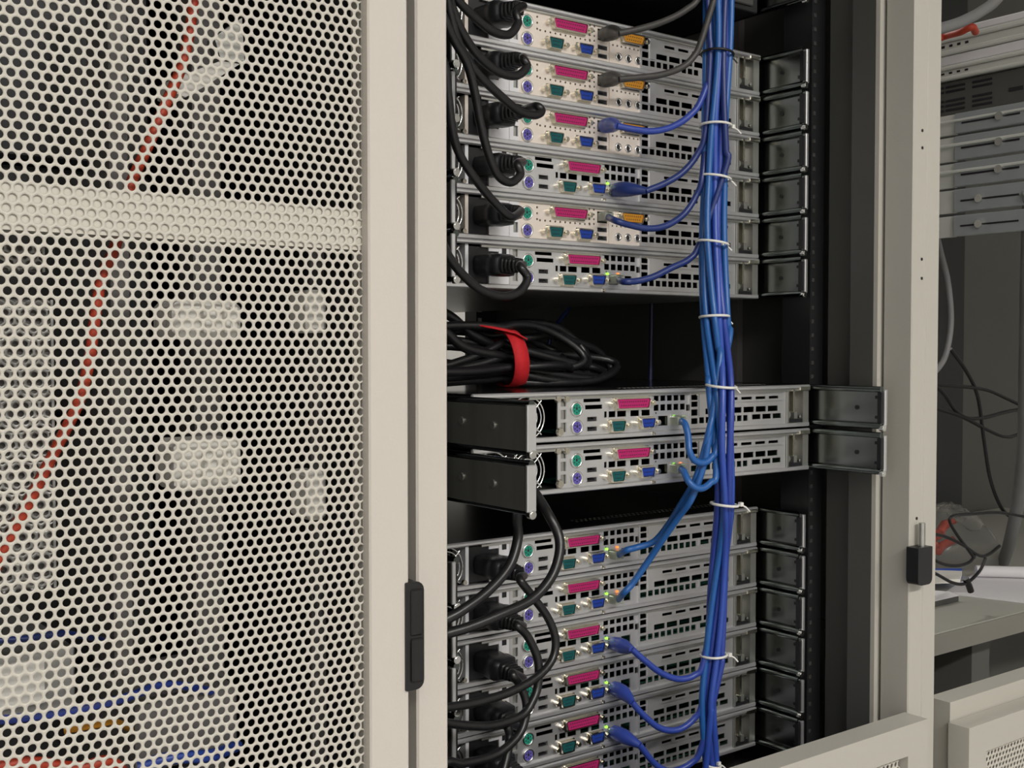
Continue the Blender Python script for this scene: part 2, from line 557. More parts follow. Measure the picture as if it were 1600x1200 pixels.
# equipment low down
t = tag(empty('network_unit', at(0, 1120, .71)), 'pale grey network unit with blue and red leads, low behind the punched door', 'network unit')
part('unit_case', through(-140, 1048, 118, 1108, .715, .2), M['fan'], t)
part('unit_face', through(-100, 1056, 70, 1098, .712, .003, b=0), M['white_plastic'], t)
free('beige_box', through(212, 1098, 372, 1176, .73, .1, b=.002), M['grey_plastic'], 'flat grey-beige box low behind the punched door', 'box')
free('blue_lead', MB().tube(spline([at(-60, 1130, .70), at(30, 1122, .70), at(100, 1112, .70), at(190, 1092, .70), at(260, 1070, .71), at(330, 1080, .73)]), .0028), BLUES[0], 'blue lead running along the pale network unit', 'cable')
free('blue_lead', MB().tube(spline([at(215, 1198, .705), at(270, 1184, .70), at(330, 1180, .705), at(370, 1165, .73)]), .0042), BLUES[1], 'thick blue lead lying under the grey-beige box', 'cable')
free('red_lead', MB().tube(spline([at(-40, 1200, .705), at(50, 1192, .70), at(120, 1200, .70), at(170, 1190, .70), at(200, 1215, .71)]), .0038), M['red_cord'], 'red lead at the foot of the stack behind the punched door', 'cable')
free('yellow_lead', MB().tube(spline([at(100, 1142, .705), at(150, 1133, .70), at(180, 1128, .705), at(205, 1140, .73)]), .002), M['orange'], 'short yellow lead beside the pale network unit', 'cable')
free('blue_lead', MB().tube(spline([at(-30, 1002, .70), at(40, 998, .70), at(100, 990, .70), at(160, 1000, .75)]), .002), BLUES[3], 'thin blue lead above the pale network unit', 'cable')
# dark equipment body filling the closed cabinet
t = tag(empty('equipment_stack', (.10, .9, .2)), 'dark equipment stack filling the closed cabinet behind its door', 'equipment')
for i in range(9):
    part('equipment_case', B(-.12, .32, .90, 1.5, .25 + i * .19, .25 + i * .19 + .185, b=.003), M['black'], t)

# ------------------------------------------------------------------ rack servers
def holed(x0, x1, z0, z1, holes, y0, y1):
    xs = sorted({x0, x1, *[h[0] for h in holes], *[h[1] for h in holes]})
    zs = sorted({z0, z1, *[h[2] for h in holes], *[h[3] for h in holes]})
    xs = [x for x in xs if x0 <= x <= x1]
    zs = [q for q in zs if z0 <= q <= z1]
    mb = MB()
    for j in range(len(zs) - 1):
        zc = (zs[j] + zs[j + 1]) / 2
        run = None
        for i in range(len(xs) - 1):
            xc = (xs[i] + xs[i + 1]) / 2
            hit = any(h[0] < xc < h[1] and h[2] < zc < h[3] for h in holes)
            if not hit:
                run = [xs[i], xs[i + 1]] if run is None else [run[0], xs[i + 1]]
            if (hit or i == len(xs) - 2) and run:
                mb.box(run[0], run[1], y0, y1, zs[j], zs[j + 1])
                run = None
    return mb


mm = .001


def dsub_outline(cx, cz, w, h, sl=.0016):
    pts = []
    cor = [(cx + w / 2, cz + h / 2), (cx - w / 2, cz + h / 2), (cx - w / 2 + sl, cz - h / 2), (cx + w / 2 - sl, cz - h / 2)]
    r = .0013
    for (x, z_), a0 in zip(cor, (0, 90, 180, 270)):
        qx = x - r * (1 if a0 in (0, 270) else -1)
        qz = z_ - r * (1 if a0 in (0, 90) else -1)
        for q in range(4):
            a = math.radians(a0 + q * 30)
            pts.append((qx + r * math.cos(a), qz + r * math.sin(a)))
    return pts


def dsub(root, name, u, v, w, h, cm, pins, label):
    o = MB().prism_y(dsub_outline(u, v, w + .0048, h + .0042), -.0022, 0)
    oo, ii = dsub_outline(u, v, w + .0024, h + .0024), dsub_outline(u, v, w + .0008, h + .0008)
    n = len(oo)
    o.add([(p[0], -.0062, p[1]) for p in oo] + [(p[0], -.0062, p[1]) for p in ii] + [(p[0], -.002, p[1]) for p in oo] + [(p[0], -.002, p[1]) for p in ii],
          [q for i in range(n) for q in ((i, (i + 1) % n, n + (i + 1) % n, n + i), (i, 2 * n + i, 2 * n + (i + 1) % n, (i + 1) % n), (n + i, n + (i + 1) % n, 3 * n + (i + 1) % n, 3 * n + i))])
    o = tag(o.build(name, M['nickel'], root), label)
    MB().prism_y(dsub_outline(u, v, w, h), -.0054, -.002).build('insert', cm, o)
    g = MB()
    rows = len(pins)
    for r_, n in enumerate(pins):
        for i in range(n):
            px = u + (i - (n - 1) / 2) * (w - .006) / max(max(pins) - .3, 1)
            pz = v + ((rows - 1) / 2 - r_) * h * .42
            g.cyl((px, -.0057, pz), 1, .00055, .0003, 6)
    g.build('pin_hole', M['pin'], o)
    for s in (-1, 1):
        sx = u + s * (w / 2 + .0052)
        MB().cyl((sx, -.0062, v), 1, .0027, .0062, 6).cyl((sx, -.0070, v), 1, .0019, .001, 10).build('jack_screw', M['nickel'], o)


def ps2(root, name, u, v, cm):
    o = MB().ring((u, -.0018, v), 1, .0058, .0011, 24, 6).build(name, M['chrome'], root)
    MB().cyl((u, -.0020, v), 1, .0051, .0020, 22).build('socket', cm, o)
    g = MB()
    for a in (-60, 0, 60, 120, 180, 240):
        g.cyl((u + .003 * math.sin(math.radians(a)), -.0022, v + .003 * math.cos(math.radians(a))), 1, .0007, .0003, 6)
    g.box(u - .0009, u + .0009, -.0023, -.0019, v - .0006, v + .0018)
    g.build('pin_hole', M['pin'], o)


def usb(root, u0, u1, v0, v1):
    o = MB().box(u0 - .0006, u1 + .0006, -.001, .006, v0 - .0006, v0).box(u0 - .0006, u1 + .0006, -.001, .006, v1, v1 + .0006).box(u0 - .0006, u0, -.001, .006, v0, v1).box(u1, u1 + .0006, -.001, .006, v0, v1).build('usb_port', M['zinc'], root)
    B(u0 + .001, u1 - .001, 0, .006, v0 + .0004, v0 + .0018).build('tongue', M['port_black'], o)
    B(u0, u1, .005, .006, v0, v1).build('cavity', M['port_black'], o)


def screw(mb, u, v, y=0, r=.0029):
    mb.cyl((u, y - .0022, v), 1, r * .75, .0022, 12, r2=r)
    mb.box(u - r * .6, u + r * .6, y - .0024, y - .0022, v - .0003, v + .0003)
    mb.box(u - .0003, u + .0003, y - .0024, y - .0022, v - r * .6, v + r * .6)


WID, HGT, DEP = .430, .0432, .66


def expansion(holes, root):
    """shared right part: u 255 .. 396 mm"""
    # column next to the divider
    holes += [(.258, .2665, .0315, .0365), (.258, .2665, .0250, .0300), (.258, .2665, .0165, .0225), (.258, .2665, .0085, .0140)]
    # dashes
    for a, b_ in ((.289, .303), (.3085, .323), (.3285, .344), (.3495, .364), (.3695, .384)):
        holes.append((a, b_, .0300, .0328))
    for i in range(6):
        holes.append((.2775 + i * .0181, .2775 + i * .0181 + .0150, .0172, .0228))
    for i in range(8):
        holes.append((.2690 + i * .0089, .2690 + i * .0089 + .0064, .0088, .0146))
    for a, b_ in ((.3445, .3570), (.3600, .3725), (.3755, .3880)):
        holes.append((a, b_, .0098, .0148))
    MB().box(.2875, .390, -.0010, 0, .0351, .0358).box(.2875, .390, -.0010, 0, .0272, .0279).build('pressed_rib', M['zinc'], root)
    MB().box(.2680, .2755, -.0022, 0, .0160, .0385).box(.2540, .2560, -.003, 0, .0045, .0390).build('bracket_edge', M['zinc'], root)
    MB().box(.3415, .3428, -.0016, 0, .0088, .0168).build('bracket_tab', M['zinc'], root)


def make_server(kind):
    r = empty('rack_server')
    # shell
    MB().box(0, WID, .0022, DEP, 0, .0012).box(0, .0012, .0022, DEP, .0012, HGT - .0022).box(WID - .0012, WID, .0022, DEP, .0012, HGT - .0022).box(.0012, WID - .0012, DEP - .002, DEP, .0012, HGT - .0022).build('chassis', M['zinc_dark'], r)
    cov = MB().box(0, WID, -.001, DEP, HGT - .0022, HGT).build('top_cover', M['gloss_black'], r)
    g = MB()
    for i in range(34):
        for j in range(2):
            g.box(.20 + i * .006, .2022 + i * .006, .03 + j * .008, .033 + j * .008, HGT, HGT + .00015)
    g.build('vent_slot', M['fan'], cov)
    MB().box(-.0005, WID + .0005, -.0052, -.0012, HGT - .0040, HGT + .0002, b=.0012).build('cover_lip', M['zinc'], r)
    MB().box(.06, WID, -.0030, -.0006, HGT - .0062, HGT - .0042).build('lip_fold', M['zinc_dark'], r)
    MB().box(.0, WID, -.0042, .002, 0, .0042, b=.0008).build('bottom_lip', M['zinc'], r)
    # circuit board seen through the vents
    B(.11, .40, .012, .3, .0045, .006).build('circuit_board', M['pcb'], r)
    holes = []
    Z0, Z1 = .0043, .0390
    def sm_screw(*a):
        q = MB()
        screw(q, *a)
        q.build('screw', M['nickel'], r)
    if kind == 'A':
        # beige port plate 103..258
        h = []
        for i in range(11):
            h.append((.1275 + i * .0061, .1275 + i * .0061 + .0018, .0207, .0225))
        for i in range(2):
            for j in range(4):
                h.append((.1882 + i * .0058, .1900 + i * .0058, .0215 + j * .0046, .0233 + j * .0046))
        for j in range(3):
            h.append((.1240, .1258, .0215 + j * .0055, .0233 + j * .0055))
        for i in range(7):
            h.append((.2180 + i * .0056, .2198 + i * .0056, .0213, .0231))
        h += [(.1990, .2120, .0240, .0350), (.1990, .2118, .0150, .0198), (.1990, .2118, .0068, .0116)]
        holed(.1035, .2545, Z0, Z1, h, -.0012, 0).build('port_plate', M['plate'], r)
        MB().box(.2135, .2145, -.0022, -.0012, Z0, Z1).build('plate_fold', M['plate'], r)
        ps2(r, 'keyboard_port', .1125, .0272, M['green'])
        ps2(r, 'mouse_port', .1128, .0112, M['purple'])
        dsub(r, 'parallel_port', .1622, .0303, .040, .0080, M['pink'], (13, 12), 'magenta parallel port')
        dsub(r, 'serial_port', .1445, .0113, .0158, .0084, M['teal'], (5, 4), 'teal serial port')
        dsub(r, 'video_port', .1812, .0113, .0160, .0080, M['vga'], (5, 5, 5), 'blue video port')
        dsub(r, 'game_port', .2425, .0310, .0275, .0078, M['orange'], (8, 7), 'amber game port')
        usb(r, .1995, .2113, .0154, .0194)
        usb(r, .1995, .2113, .0072, .0112)
        for i in range(3):
            u = .2258 + i * .0129
            o = MB().ring((u, -.0016, .0116), 1, .0031, .0012, 20, 6).build('audio_jack', M['chrome'], r)
            MB().cyl((u, -.0016, .0116), 1, .0022, .0006, 14).build('jack_hole', M['pin'], o)
        MB().box(.1990, .2120, .001, .012, .0238, .0240).box(.1990, .2120, .011, .012, .0240, .0350).build('network_port', M['port_black'], r)
        L = .2545
    else:
        holes += [(.1225, .1425, .0332, .0362), (.1245, .1445, .0268, .0306)]
        holes += [(.1262, .1388, .0155, .0205), (.1262, .1388, .0068, .0116)]
        holes += [(.1472, .1500, .0188, .0242), (.1525, .1605, .0188, .0242), (.1628, .1735, .0188, .0242), (.1790, .1896, .0188, .0242), (.1930, .2034, .0188, .0242)]
        for i in range(5):
            a = .2085 + i * .0086
            holes += [(a, a + .0062, .0318, .0376), (a, a + .0062, .0228, .0286)]
        holes += [(.2510, .2560, .0215, .0275), (.2105, .2120, .0200, .0215), (.2065, .2078, .0365, .0378)]
        holes += [(.2143, .2265, .0086, .0178), (.2318, .2440, .0086, .0178)]
        ps2(r, 'keyboard_port', .1140, .0274, M['green'])
        ps2(r, 'mouse_port', .1145, .0116, M['purple'])
        dsub(r, 'parallel_port', .1790, .0308, .040, .0080, M['pink'], (13, 12), 'magenta parallel port')
        dsub(r, 'serial_port', .1605, .0108, .0158, .0084, M['teal'], (5, 4), 'teal serial port')
        dsub(r, 'video_port', .1975, .0122, .0160, .0080, M['vga'], (5, 5, 5), 'blue video port')
        usb(r, .1270, .1380, .0160, .0200)
        usb(r, .1270, .1380, .0073, .0112)
        for a in (.2143, .2318):
            o = MB().box(a, a + .0122, .010, .012, .0086, .0178).box(a, a + .0122, .001, .012, .0082, .0086).build('network_port', M['port_black'], r)
            B(a + .003, a + .009, -.0002, .001, .0178, .0190).build('latch_notch', M['port_black'], o)
        MB().box(.2305, .2317, -.0015, 0, .0082, .0195).box(.2441, .2450, -.0015, 0, .0082, .0195).build('port_shield', M['zinc'], r)
        sm_screw(.2650, .0375, 0, .0024)
        L = .1035
        sm_screw(.205, .0022, -.004, .0018)
    expansion(holes, r)
    holed(L, .3955, Z0, Z1, holes, -.0010, 0).build('rear_panel', M['zinc'], r)
    # bracket with square windows beside the ports
    br = [(.0960, .1022, .0078 + j * .0112, .0078 + j * .0112 + .0082) for j in range(3)]
    holed(.0925, .1034, Z0, Z1, br if kind != 'A' else [(.0970, .1022, .0085, .0180), (.0970, .1022, .0215, .0320)], -.0016, 0).build('fixing_bracket', M['zinc'] if kind != 'A' else M['white_plate'], r)
    B(.0955, .1030, .0008, .0014, .0060, .0385).build('bracket_backing', M['zinc_dark'], r)
    # supply section
    fan_c = (.0215, .0215)
    B(.0015, .0912, .030, .20, .0015, .0400).build('power_supply', M['black'], r)
    def fan(u, v, nm='cooling_fan'):
        o = MB().cyl((u, .004, v), 1, .0075, .006, 18).build(nm, M['port_black'], r)
        g = MB()
        for k, R in enumerate((.0055, .0105, .0150, .0185)):
            g.ring((u, -.0015, v), 1, R, .0008, 30, 6)
        for a in (45, 135, 225, 315):
            c_, s_ = math.cos(math.radians(a)), math.sin(math.radians(a))
            g.tube([(u + .005 * c_, -.0025, v + .005 * s_), (u + .0205 * c_, -.0025, v + .0205 * s_)], .0008, 6)
        g.build('wire_guard', M['chrome'], o)
        b = MB()
        for k in range(7):
            a = k * 2 * math.pi / 7
            p, q = math.cos(a), math.sin(a)
            b.add([(u + .0075 * p, .004, v + .0075 * q), (u + .018 * p - .004 * q, .004, v + .018 * q + .004 * p), (u + .018 * p + .005 * q, .011, v + .018 * q - .005 * p), (u + .0075 * p + .003 * q, .010, v + .0075 * q - .003 * p)], [(0, 1, 2, 3)])
        b.build('impeller', M['port_black'], o)
        MB().cyl((u, .003, v), 1, .006, .0008, 16).build('hub_label', BLUES[2], o)
    if kind in 'AB':
        fan(*fan_c)
        # frame plate round fan (thin posts)
        MB().box(.0435, .0470, -.001, .02, Z0, Z1).build('supply_frame', M['plate'] if kind == 'A' else M['white_plate'], r)
        MB().box(.0472, .0880, .0, .03, .0050, .0375).build('power_inlet', M['port_black'], r)
        MB().box(.0690, .0918, -.0020, 0, .0045, .0125).box(.0800, .0918, -.0020, 0, .0125, .0385).build('supply_plate', M['white_plate'], r)
        MB().box(.0690, .0800, -.0016, 0, .0338, .0385).build('supply_plate', M['white_plate'], r)
        sm_screw(.0425, .0065, 0, .0028)
        sm_screw(.0860, .0230, -.002, .0026)
        if kind == 'B':
            MB().box(.0835, .0885, -.0023, -.0019, .0318, .0372).box(.0868, .0912, -.0023, -.0019, .0120, .0190).build('plate_window', M['port_black'], r)
        else:
            MB().box(.0832, .0868, -.0023, -.0019, .0300, .0330).build('plate_window', M['port_black'], r)
    else:
        fan(.0215, .0215)
        fan(.0590, .0215)
        sm_screw(.0945, .0082, -.002, .0042)
        sm_screw(.0920, .0370, -.002, .0036)
        sm_screw(.1020, .0370, -.002, .0036)
    # right end module with pull lever
    rm = MB().box(.3960, .3985, -.003, .02, Z0, Z1).box(.4205, .4295, -.003, .02, .0005, .0425).box(.3985, .4205, .008, .02, Z0, Z1).build('lever_housing', M['zinc_dark'], r)
    MB().box(.4035, .4065, -.004, .008, .0155, .0385).build('lever', M['nickel'], rm)
    MB().cyl((.3995, -.002, .0125), 1, .0032, .01, 14).box(.4065, .4115, -.003, .004, .0085, .0155).build('latch', M['zinc_dark'], rm)
    MB().box(.3995, .4195, -.0022, .004, .0046, .0080).build('lower_slot', M['port_black'], rm)
    s2 = MB()
    screw(s2, .4160, .0105, -.001, .0018)
    s2.build('screw', M['chrome'], rm)
    B(.4130, .4300, -.0055, -.0010, .0372, .0420, b=.0008).build('corner_cap', M['nickel'], r)
    return r


ORD = ['topmost', 'second', 'third', 'fourth', 'fifth', 'lowest']
protos = {k: make_server(k) for k in 'ABC'}
used = set()
SX, SY = .541, .85
ZU, ZL = H + .3185, H - .1725
UP = [ZU - (i + 1) * .0440 for i in range(6)]           # bottom of each upper server
LO = [ZL - (i + 1) * .0443 + .0004 for i in range(6)]
MID = [H - .0375 - HGT, H - .0830 - HGT]


def place_server(kind, loc, label, group):
    if kind in used:
        o = copy_tree(protos[kind])
    else:
        o = protos[kind]
        used.add(kind)
    o.location = loc
    return tag(o, label, 'server', group)


for i, zb in enumerate(UP):
    k = 'B' if i in (3, 5) else 'A'
    pos = {0: 'topmost', 5: 'lowest'}.get(i, ORD[i] + ' from the top')
    place_server(k, (SX, SY, zb), ('server with beige port plate, ' if k == 'A' else 'silver server with square vents, ') + pos + ' in the upper stack', 'servers in the upper stack')
for i, zb in enumerate(MID):
    place_server('C', (SX, .78, zb), 'slim silver server pulled out on its slides, ' + ('with coiled black cords on its lid' if i == 0 else 'directly under the one with coiled cords'), 'servers pulled out on their slides')
for i, zb in enumerate(LO):
    pos = {0: 'topmost', 5: 'lowest'}.get(i, ORD[i] + ' from the top')
    place_server('B', (SX, SY, zb), 'slim silver server with magenta parallel port, ' + pos + ' in the lower stack', 'servers in the lower stack')

# dark chassis above the upper stack
t = tag(empty('rack_chassis', (SX, SY, H + .3635)), 'black rack chassis overhead, one slot above the upper stack', 'chassis')
B(0, .43, 0, .66, 0, .086, b=.001).build('case', M['black'], t)
B(.01, .42, -.003, 0, .006, .08, b=.001).build('rear_plate', M['grey_frame'], t)
MB().box(.0, .43, -.004, -.0005, .0825, .086).build('lip', M['zinc_dark'], t)

# status lamps (lit) : children of the servers
def lamp_on(server_bottom, Y, u, v, mt, name='status_lamp'):
    for o in C.objects:
        if o.name.startswith('rack_server') and abs(o.location.z - server_bottom) < 1e-4 and o.parent is None:
            MB().box(u - .0012, u + .0012, -.0022, -.0008, v - .0010, v + .0010).build(name, mt, o)
            return


for zb in (UP[3], UP[5], LO[0], LO[1], LO[2], LO[3], LO[4], LO[5]):
    lamp_on(zb, SY, .2122, .0190, M['led_g'])
for zb in (UP[5], LO[0], LO[1]):
    lamp_on(zb, SY, .2262, .0194, M['led_o'])
for zb in MID:
    lamp_on(zb, .78, .2350, .0172, M['led_g'])
lamp_on(MID[1], .78, .2432, .0172, M['led_o'])

# ------------------------------------------------------------------ slide rails
def bead(mb, x, z, r, y0, y1, n=12):
    pts = [(x + r * math.cos(2 * math.pi * i / n), z + r * math.sin(2 * math.pi * i / n)) for i in range(n)]
    mb.prism_y(pts, y0, y1, True)


def make_rail(reach, side):
    """slide beside a server; rear tip at y = 0, X = web plane, side = +1 right of the server"""
    r = empty('slide_rail')
    L_ = reach + .5
    w = MB().box(0, .0016, .004, L_, .004, .0375)
    w.build('web', M['zinc_rail'] if side > 0 else M['rail_polished'], r)
    e = MB()
    sx = -.004 * side
    bead(e, sx + .001, .0395, .0030, .002, L_)
    bead(e, sx + .001, .0030, .0030, .002, L_)
    e.build('ball_channel', M['rail_bead'], r)
    k = MB()
    k.box(-.0050 if side > 0 else .0002, 0 if side > 0 else .0052, .001, .0055, .0060, .0365)
    k.build('end_stop', M['port_black'], r)
    k = MB()
    k.box(-.0012, .0028 if reach < .1 else .0075, -.0008, .0022, .0035, .0392, b=.0006)
    k.build('end_flange', M['zinc'], r)
    k = MB()
    k.cyl((.0008 - .003 * side, -.001, .0015), 1, .0034, .0045, 14)
    k.cyl((.0008 - .003 * side, -.0016, .0015), 1, .0022, .001, 12)
    k.build('stop_rivet', M['chrome'], r)
    k = MB()
    k.box(-.0012 if side > 0 else .0010, .0006 if side > 0 else .0028, .0065, .0110, .0100, .0130).box(-.0012 if side > 0 else .0010, .0006 if side > 0 else .0028, .0065, .0110, .0300, .0330)
    k.build('retaining_tab', M['port_black'], r)
    k = MB()
    f = -.0010 if side > 0 else .0016
    if side > 0:
        k.cyl((-.0010, .033, .0205), 0, .0022, .0012, 10)
    else:
        k.cyl((-.0012, .045, .0215), 0, .0032, .0012, 12).cyl((-.0012, .088, .0230), 0, .0032, .0012, 12)
    k.build('rivet', M['port_black'] if side > 0 else M['zinc_dark'], r)
    return r


def put(proto, loc, label, group, state={}):
    if id(proto) in state:
        o = copy_tree(proto)
    else:
        state[id(proto)] = proto
        o = proto
    o.location = loc
    return tag(o, label, 'slide rail', group)


railR = make_rail(.06, 1)
for i, zb in enumerate(UP):
    put(railR, (SX + WID + .0085, .7895, zb + .001), 'steel slide rail stub jutting out right of the %s server in the upper stack' % ORD[i], 'slide rails right of the upper stack')
for i, zb in enumerate(LO):
    put(railR, (SX + WID + .0085, .7895, zb + .001), 'steel slide rail stub jutting out right of the %s server in the lower stack' % ORD[i], 'slide rails right of the lower stack')
put(railR, (SX + WID + .0085, .7895, H + .3640), 'steel slide rail stub beside the black chassis overhead', None)
railR2 = make_rail(.06, 1)
for i, zb in enumerate(MID):
    put(railR2, (SX + WID + .0085, .6900, zb + .001), 'long steel slide rail reaching out right of the %s pulled-out server' % ('upper', 'lower')[i], 'slide rails right of the pulled-out servers')
railL = make_rail(.06, -1)
for i, zb in enumerate(UP + LO):
    put(railL, (SX - .0115, .7875, zb + .001), 'bright steel slide rail end left of the %s server in the %s stack' % (ORD[i % 6], 'upper' if i < 6 else 'lower'), 'slide rails left of the server stacks')
railL2 = make_rail(.10, -1)
for i, zb in enumerate(MID):
    put(railL2, (SX - .0135, .6830, zb - .0005), 'wide polished slide rail reaching out left of the %s pulled-out server' % ('upper', 'lower')[i], 'slide rails left of the pulled-out servers')

# ------------------------------------------------------------------ power cords
def plug_c13(root, p, d):
    """C13 plug: p = centre at socket face, d = unit direction it sticks out (mostly -Y)"""
    d = Vector(d).normalized()
    side = d.cross(Vector((0, 0, 1))).normalized()
    up = side.cross(d).normalized()
    def loft(name, secs, m):
        mb = MB()
        n = 16
        vs = []
        for (t, w, h) in secs:
            for j in range(n):
                a = 2 * math.pi * j / n
                c_, s_ = math.cos(a), math.sin(a)
                # squarish section
                k = (abs(c_) ** 5 + abs(s_) ** 5) ** (-1 / 5)
                vs.append(p + d * t + side * (w * k * c_) + up * (h * k * s_))
        N = len(secs)
        fs = [(i * n + j, i * n + (j + 1) % n, (i + 1) * n + (j + 1) % n, (i + 1) * n + j) for i in range(N - 1) for j in range(n)]
        mb.add(vs, fs, True)
        mb.add(vs, [tuple(range(n - 1, -1, -1)), tuple(range((N - 1) * n, N * n))])
        return mb.build(name, m, root)
    loft('plug', [(0, .0135, .0092), (.0155, .0135, .0092), (.0160, .0145, .0102), (.026, .0140, .0100), (.029, .0105, .0085)], M['port_black'])
    sec = []
    for i in range(4):
        t = .029 + i * .0042
        w = .0085 - i * .0006
        sec += [(t, w, w * .9), (t + .0026, w, w * .9), (t + .0028, w * .80, w * .72), (t + .0041, w * .80, w * .72)]
    loft('strain_relief', sec, M['cord'])
    return p + d * .0465


def power_cord(zb, pts, label, tilt, group):
    root = empty('power_cable', (SX + .066, SY, zb + .021))
    p = Vector((0, 0, 0))
    d = Vector((tilt[0], -1, tilt[1]))
    end = plug_c13(root, p, d)
    base = Vector(root.location)
    dn = d.normalized()
    path = [base + end - dn * .006, base + end + dn * .004] + pts
    sp = [q - base for q in spline(path, 9)]
    MB().tube(sp, .0037, 10).build('cord', M['cord'], root)
    return tag(root, label, 'power cord', group)


def run_off(p, up, k):
    """the rest of a cord: back to the side channel of the cabinet and along it"""
    s_ = 1 if up else -1
    return [Vector((.474 - .004 * (k % 3), .762 - .005 * (k % 2), p.z + .035 * s_)), Vector((.466 - .006 * (k % 3), .766 - .008 * (k % 2), p.z + .11 * s_)),
            Vector((.462 - .005 * (k % 4), .760 - .006 * (k % 3), H + (.35 if up else -.45) + .1 * s_)), Vector((.462 - .005 * (k % 4), .760 - .006 * (k % 3), H + .75 * s_))]


def px(lst, Y0, Y1):
    n = len(lst)
    return [at(x, y, Y0 + (Y1 - Y0) * i / (n - 1)) for i, (x, y) in enumerate(lst)]


U1 = [([(806, 18), (809, 36), (795, 54), (768, 48), (738, 24), (712, -4), (690, -40)], (.10, .02)),
      ([(817, 92), (823, 104), (808, 118), (780, 113), (748, 88), (722, 50), (706, 10), (690, -40)], (.1, .02)),
      ([(838, 166), (846, 174), (835, 180), (812, 174), (780, 148), (742, 110), (716, 66), (703, 20), (688, -40)], (.12, .0)),
      ([(808, 256), (813, 272), (798, 285), (778, 274), (763, 240), (750, 190), (742, 145), (730, 100), (708, 60), (690, 20)], (.1, -.02)),
      ([(799, 339), (778, 322), (748, 287), (720, 245), (707, 205), (700, 150), (690, 90)], (.05, .0)),
      ([(812, 416), (824, 434), (812, 455), (785, 463), (750, 452), (722, 428), (702, 402), (685, 370)], (.1, -.05))]
for i, (pts, tl) in enumerate(U1):
    pp = px(pts, .778, .752)
    power_cord(UP[i], pp + run_off(pp[-1], True, i), 'black power cord plugged into the %s server of the upper stack' % ORD[i], tl, 'power cords of the upper stack')
L1 = [([(812, 905), (833, 933), (857, 967), (868, 1000), (863, 1030), (840, 1057), (800, 1080), (747, 1097), (700, 1105), (680, 1107)], (.12, -.08)),
      ([(806, 976), (824, 994), (840, 1030), (841, 1067), (833, 1093), (815, 1118), (773, 1133), (735, 1134), (700, 1130), (680, 1128)], (.1, -.08)),
      ([(800, 1052), (812, 1070), (822, 1097), (820, 1127), (806, 1154), (773, 1180), (723, 1193), (690, 1196)], (.1, -.12)),
      ([(794, 1132), (796, 1150), (792, 1183), (780, 1215), (750, 1240), (700, 1250)], (.08, -.12)),
      ([(790, 1212), (792, 1230), (780, 1262), (740, 1280), (690, 1285)], (.08, -.1))]
for i, (pts, tl) in enumerate(L1):
    pp = px(pts, .774, .756)
    power_cord(LO[i], pp + run_off(pp[-1], False, i), 'black power cord plugged into the %s server of the lower stack' % ORD[i], tl, 'power cords of the lower stack')
for i, pts in enumerate(([(812, 700), (812, 760), (808, 812), (809, 842), (796, 884), (763, 923), (723, 953), (698, 967), (670, 980)],
                         [(800, 735), (832, 765), (856, 802), (873, 838), (873, 870), (860, 904), (830, 937), (782, 960), (732, 980), (698, 990), (670, 1000)])):
    ys = [.775, .765, .745, .745, .745, .748, .75, .752, .755, .757, .76]
    if i == 0:
        p3 = [at(x, y, Y) for (x, y), Y in zip(pts, [.79, .775, .755, .745, .740, .738, .738, .74, .745])]
    else:
        p3 = [at(x, y, Y) for (x, y), Y in zip(pts, [.79, .775, .750, .74, .735, .733, .732, .732, .735, .738, .74])]
    p3 += run_off(p3[-1], False, i + 5)
    root = empty('hanging_cord', p3[-1])
    o = MB().tube([q - p3[-1] for q in spline(p3, 9)], .0042, 12).build('cord', M['cord'], root)
    tag(root, ['black cord dropping straight from the polished rail end then swinging aside', 'black cord bowing wide below the pulled-out servers across the lower stack'][i], 'power cord')

# ------------------------------------------------------------------ coiled spare cords with strap
coil = tag(empty('coiled_cord', (.66, .90, MID[0] + HGT)), 'bundle of coiled black power cords lying on the pulled-out server', 'cord bundle')
ztop = MID[0] + HGT
rc = .0040
r2 = random.Random(3)
loops = [(.140, .17, .020, 10, .0, .014), (.160, .16, .026, 35, -.004, .022), (.135, .18, .024, 70, .006, .030), (.120, .15, .030, 20, .008, .010), (.105, .19, .022, 80, -.008, .040),
         (.095, .17, .026, 50, .004, .034), (.090, .16, .020, 5, -.010, .020), (.125, .15, .022, 60, .0, .046), (.08, .19, .024, 30, .010, .028)]
xs0, yc0 = .655, .895
for (R, L_, w, phi, oy, oz) in loops:
    ph = math.radians(phi)
    path = []
    wob = [r2.uniform(-1, 1) for _ in range(6)]
    for k in range(44):
        t_ = 2 * math.pi * k / 44
        ct, st = math.cos(t_), math.sin(t_)
        X = xs0 + (R * .92 if ct > 0 else L_) * ct
        spread = (.45 + 1.1 * abs(ct) ** .8)
        lat = st * w * spread
        y_ = yc0 + oy + lat * math.cos(ph) + .006 * math.sin(t_ * 2 + wob[0] * 3) * abs(ct)
        z_ = ztop + rc + oz * (1 - .35 * abs(ct)) + lat * math.sin(ph) + .004 * math.sin(t_ * 3 + wob[1] * 3)
        path.append(Vector((X, y_, max(z_, ztop + rc + .0003))))
    MB().tube([p - Vector(coil.location) for p in path], rc, 10, closed=True).build('cord_loop', M['cord'], coil)
tail = [at(870, 528, .90), at(905, 536, .905), at(935, 550, .91), at(953, 575, .91), at(945, 588, .90), at(915, 587, .89), at(885, 580, .885), at(830, 585, .885)]
tail = [Vector((p.x, p.y, max(p.z, ztop + rc + .0003))) for p in tail]
MB().tube([p - Vector(coil.location) for p in spline(tail, 8)], rc, 10).build('cord_loop', M['cord'], coil)
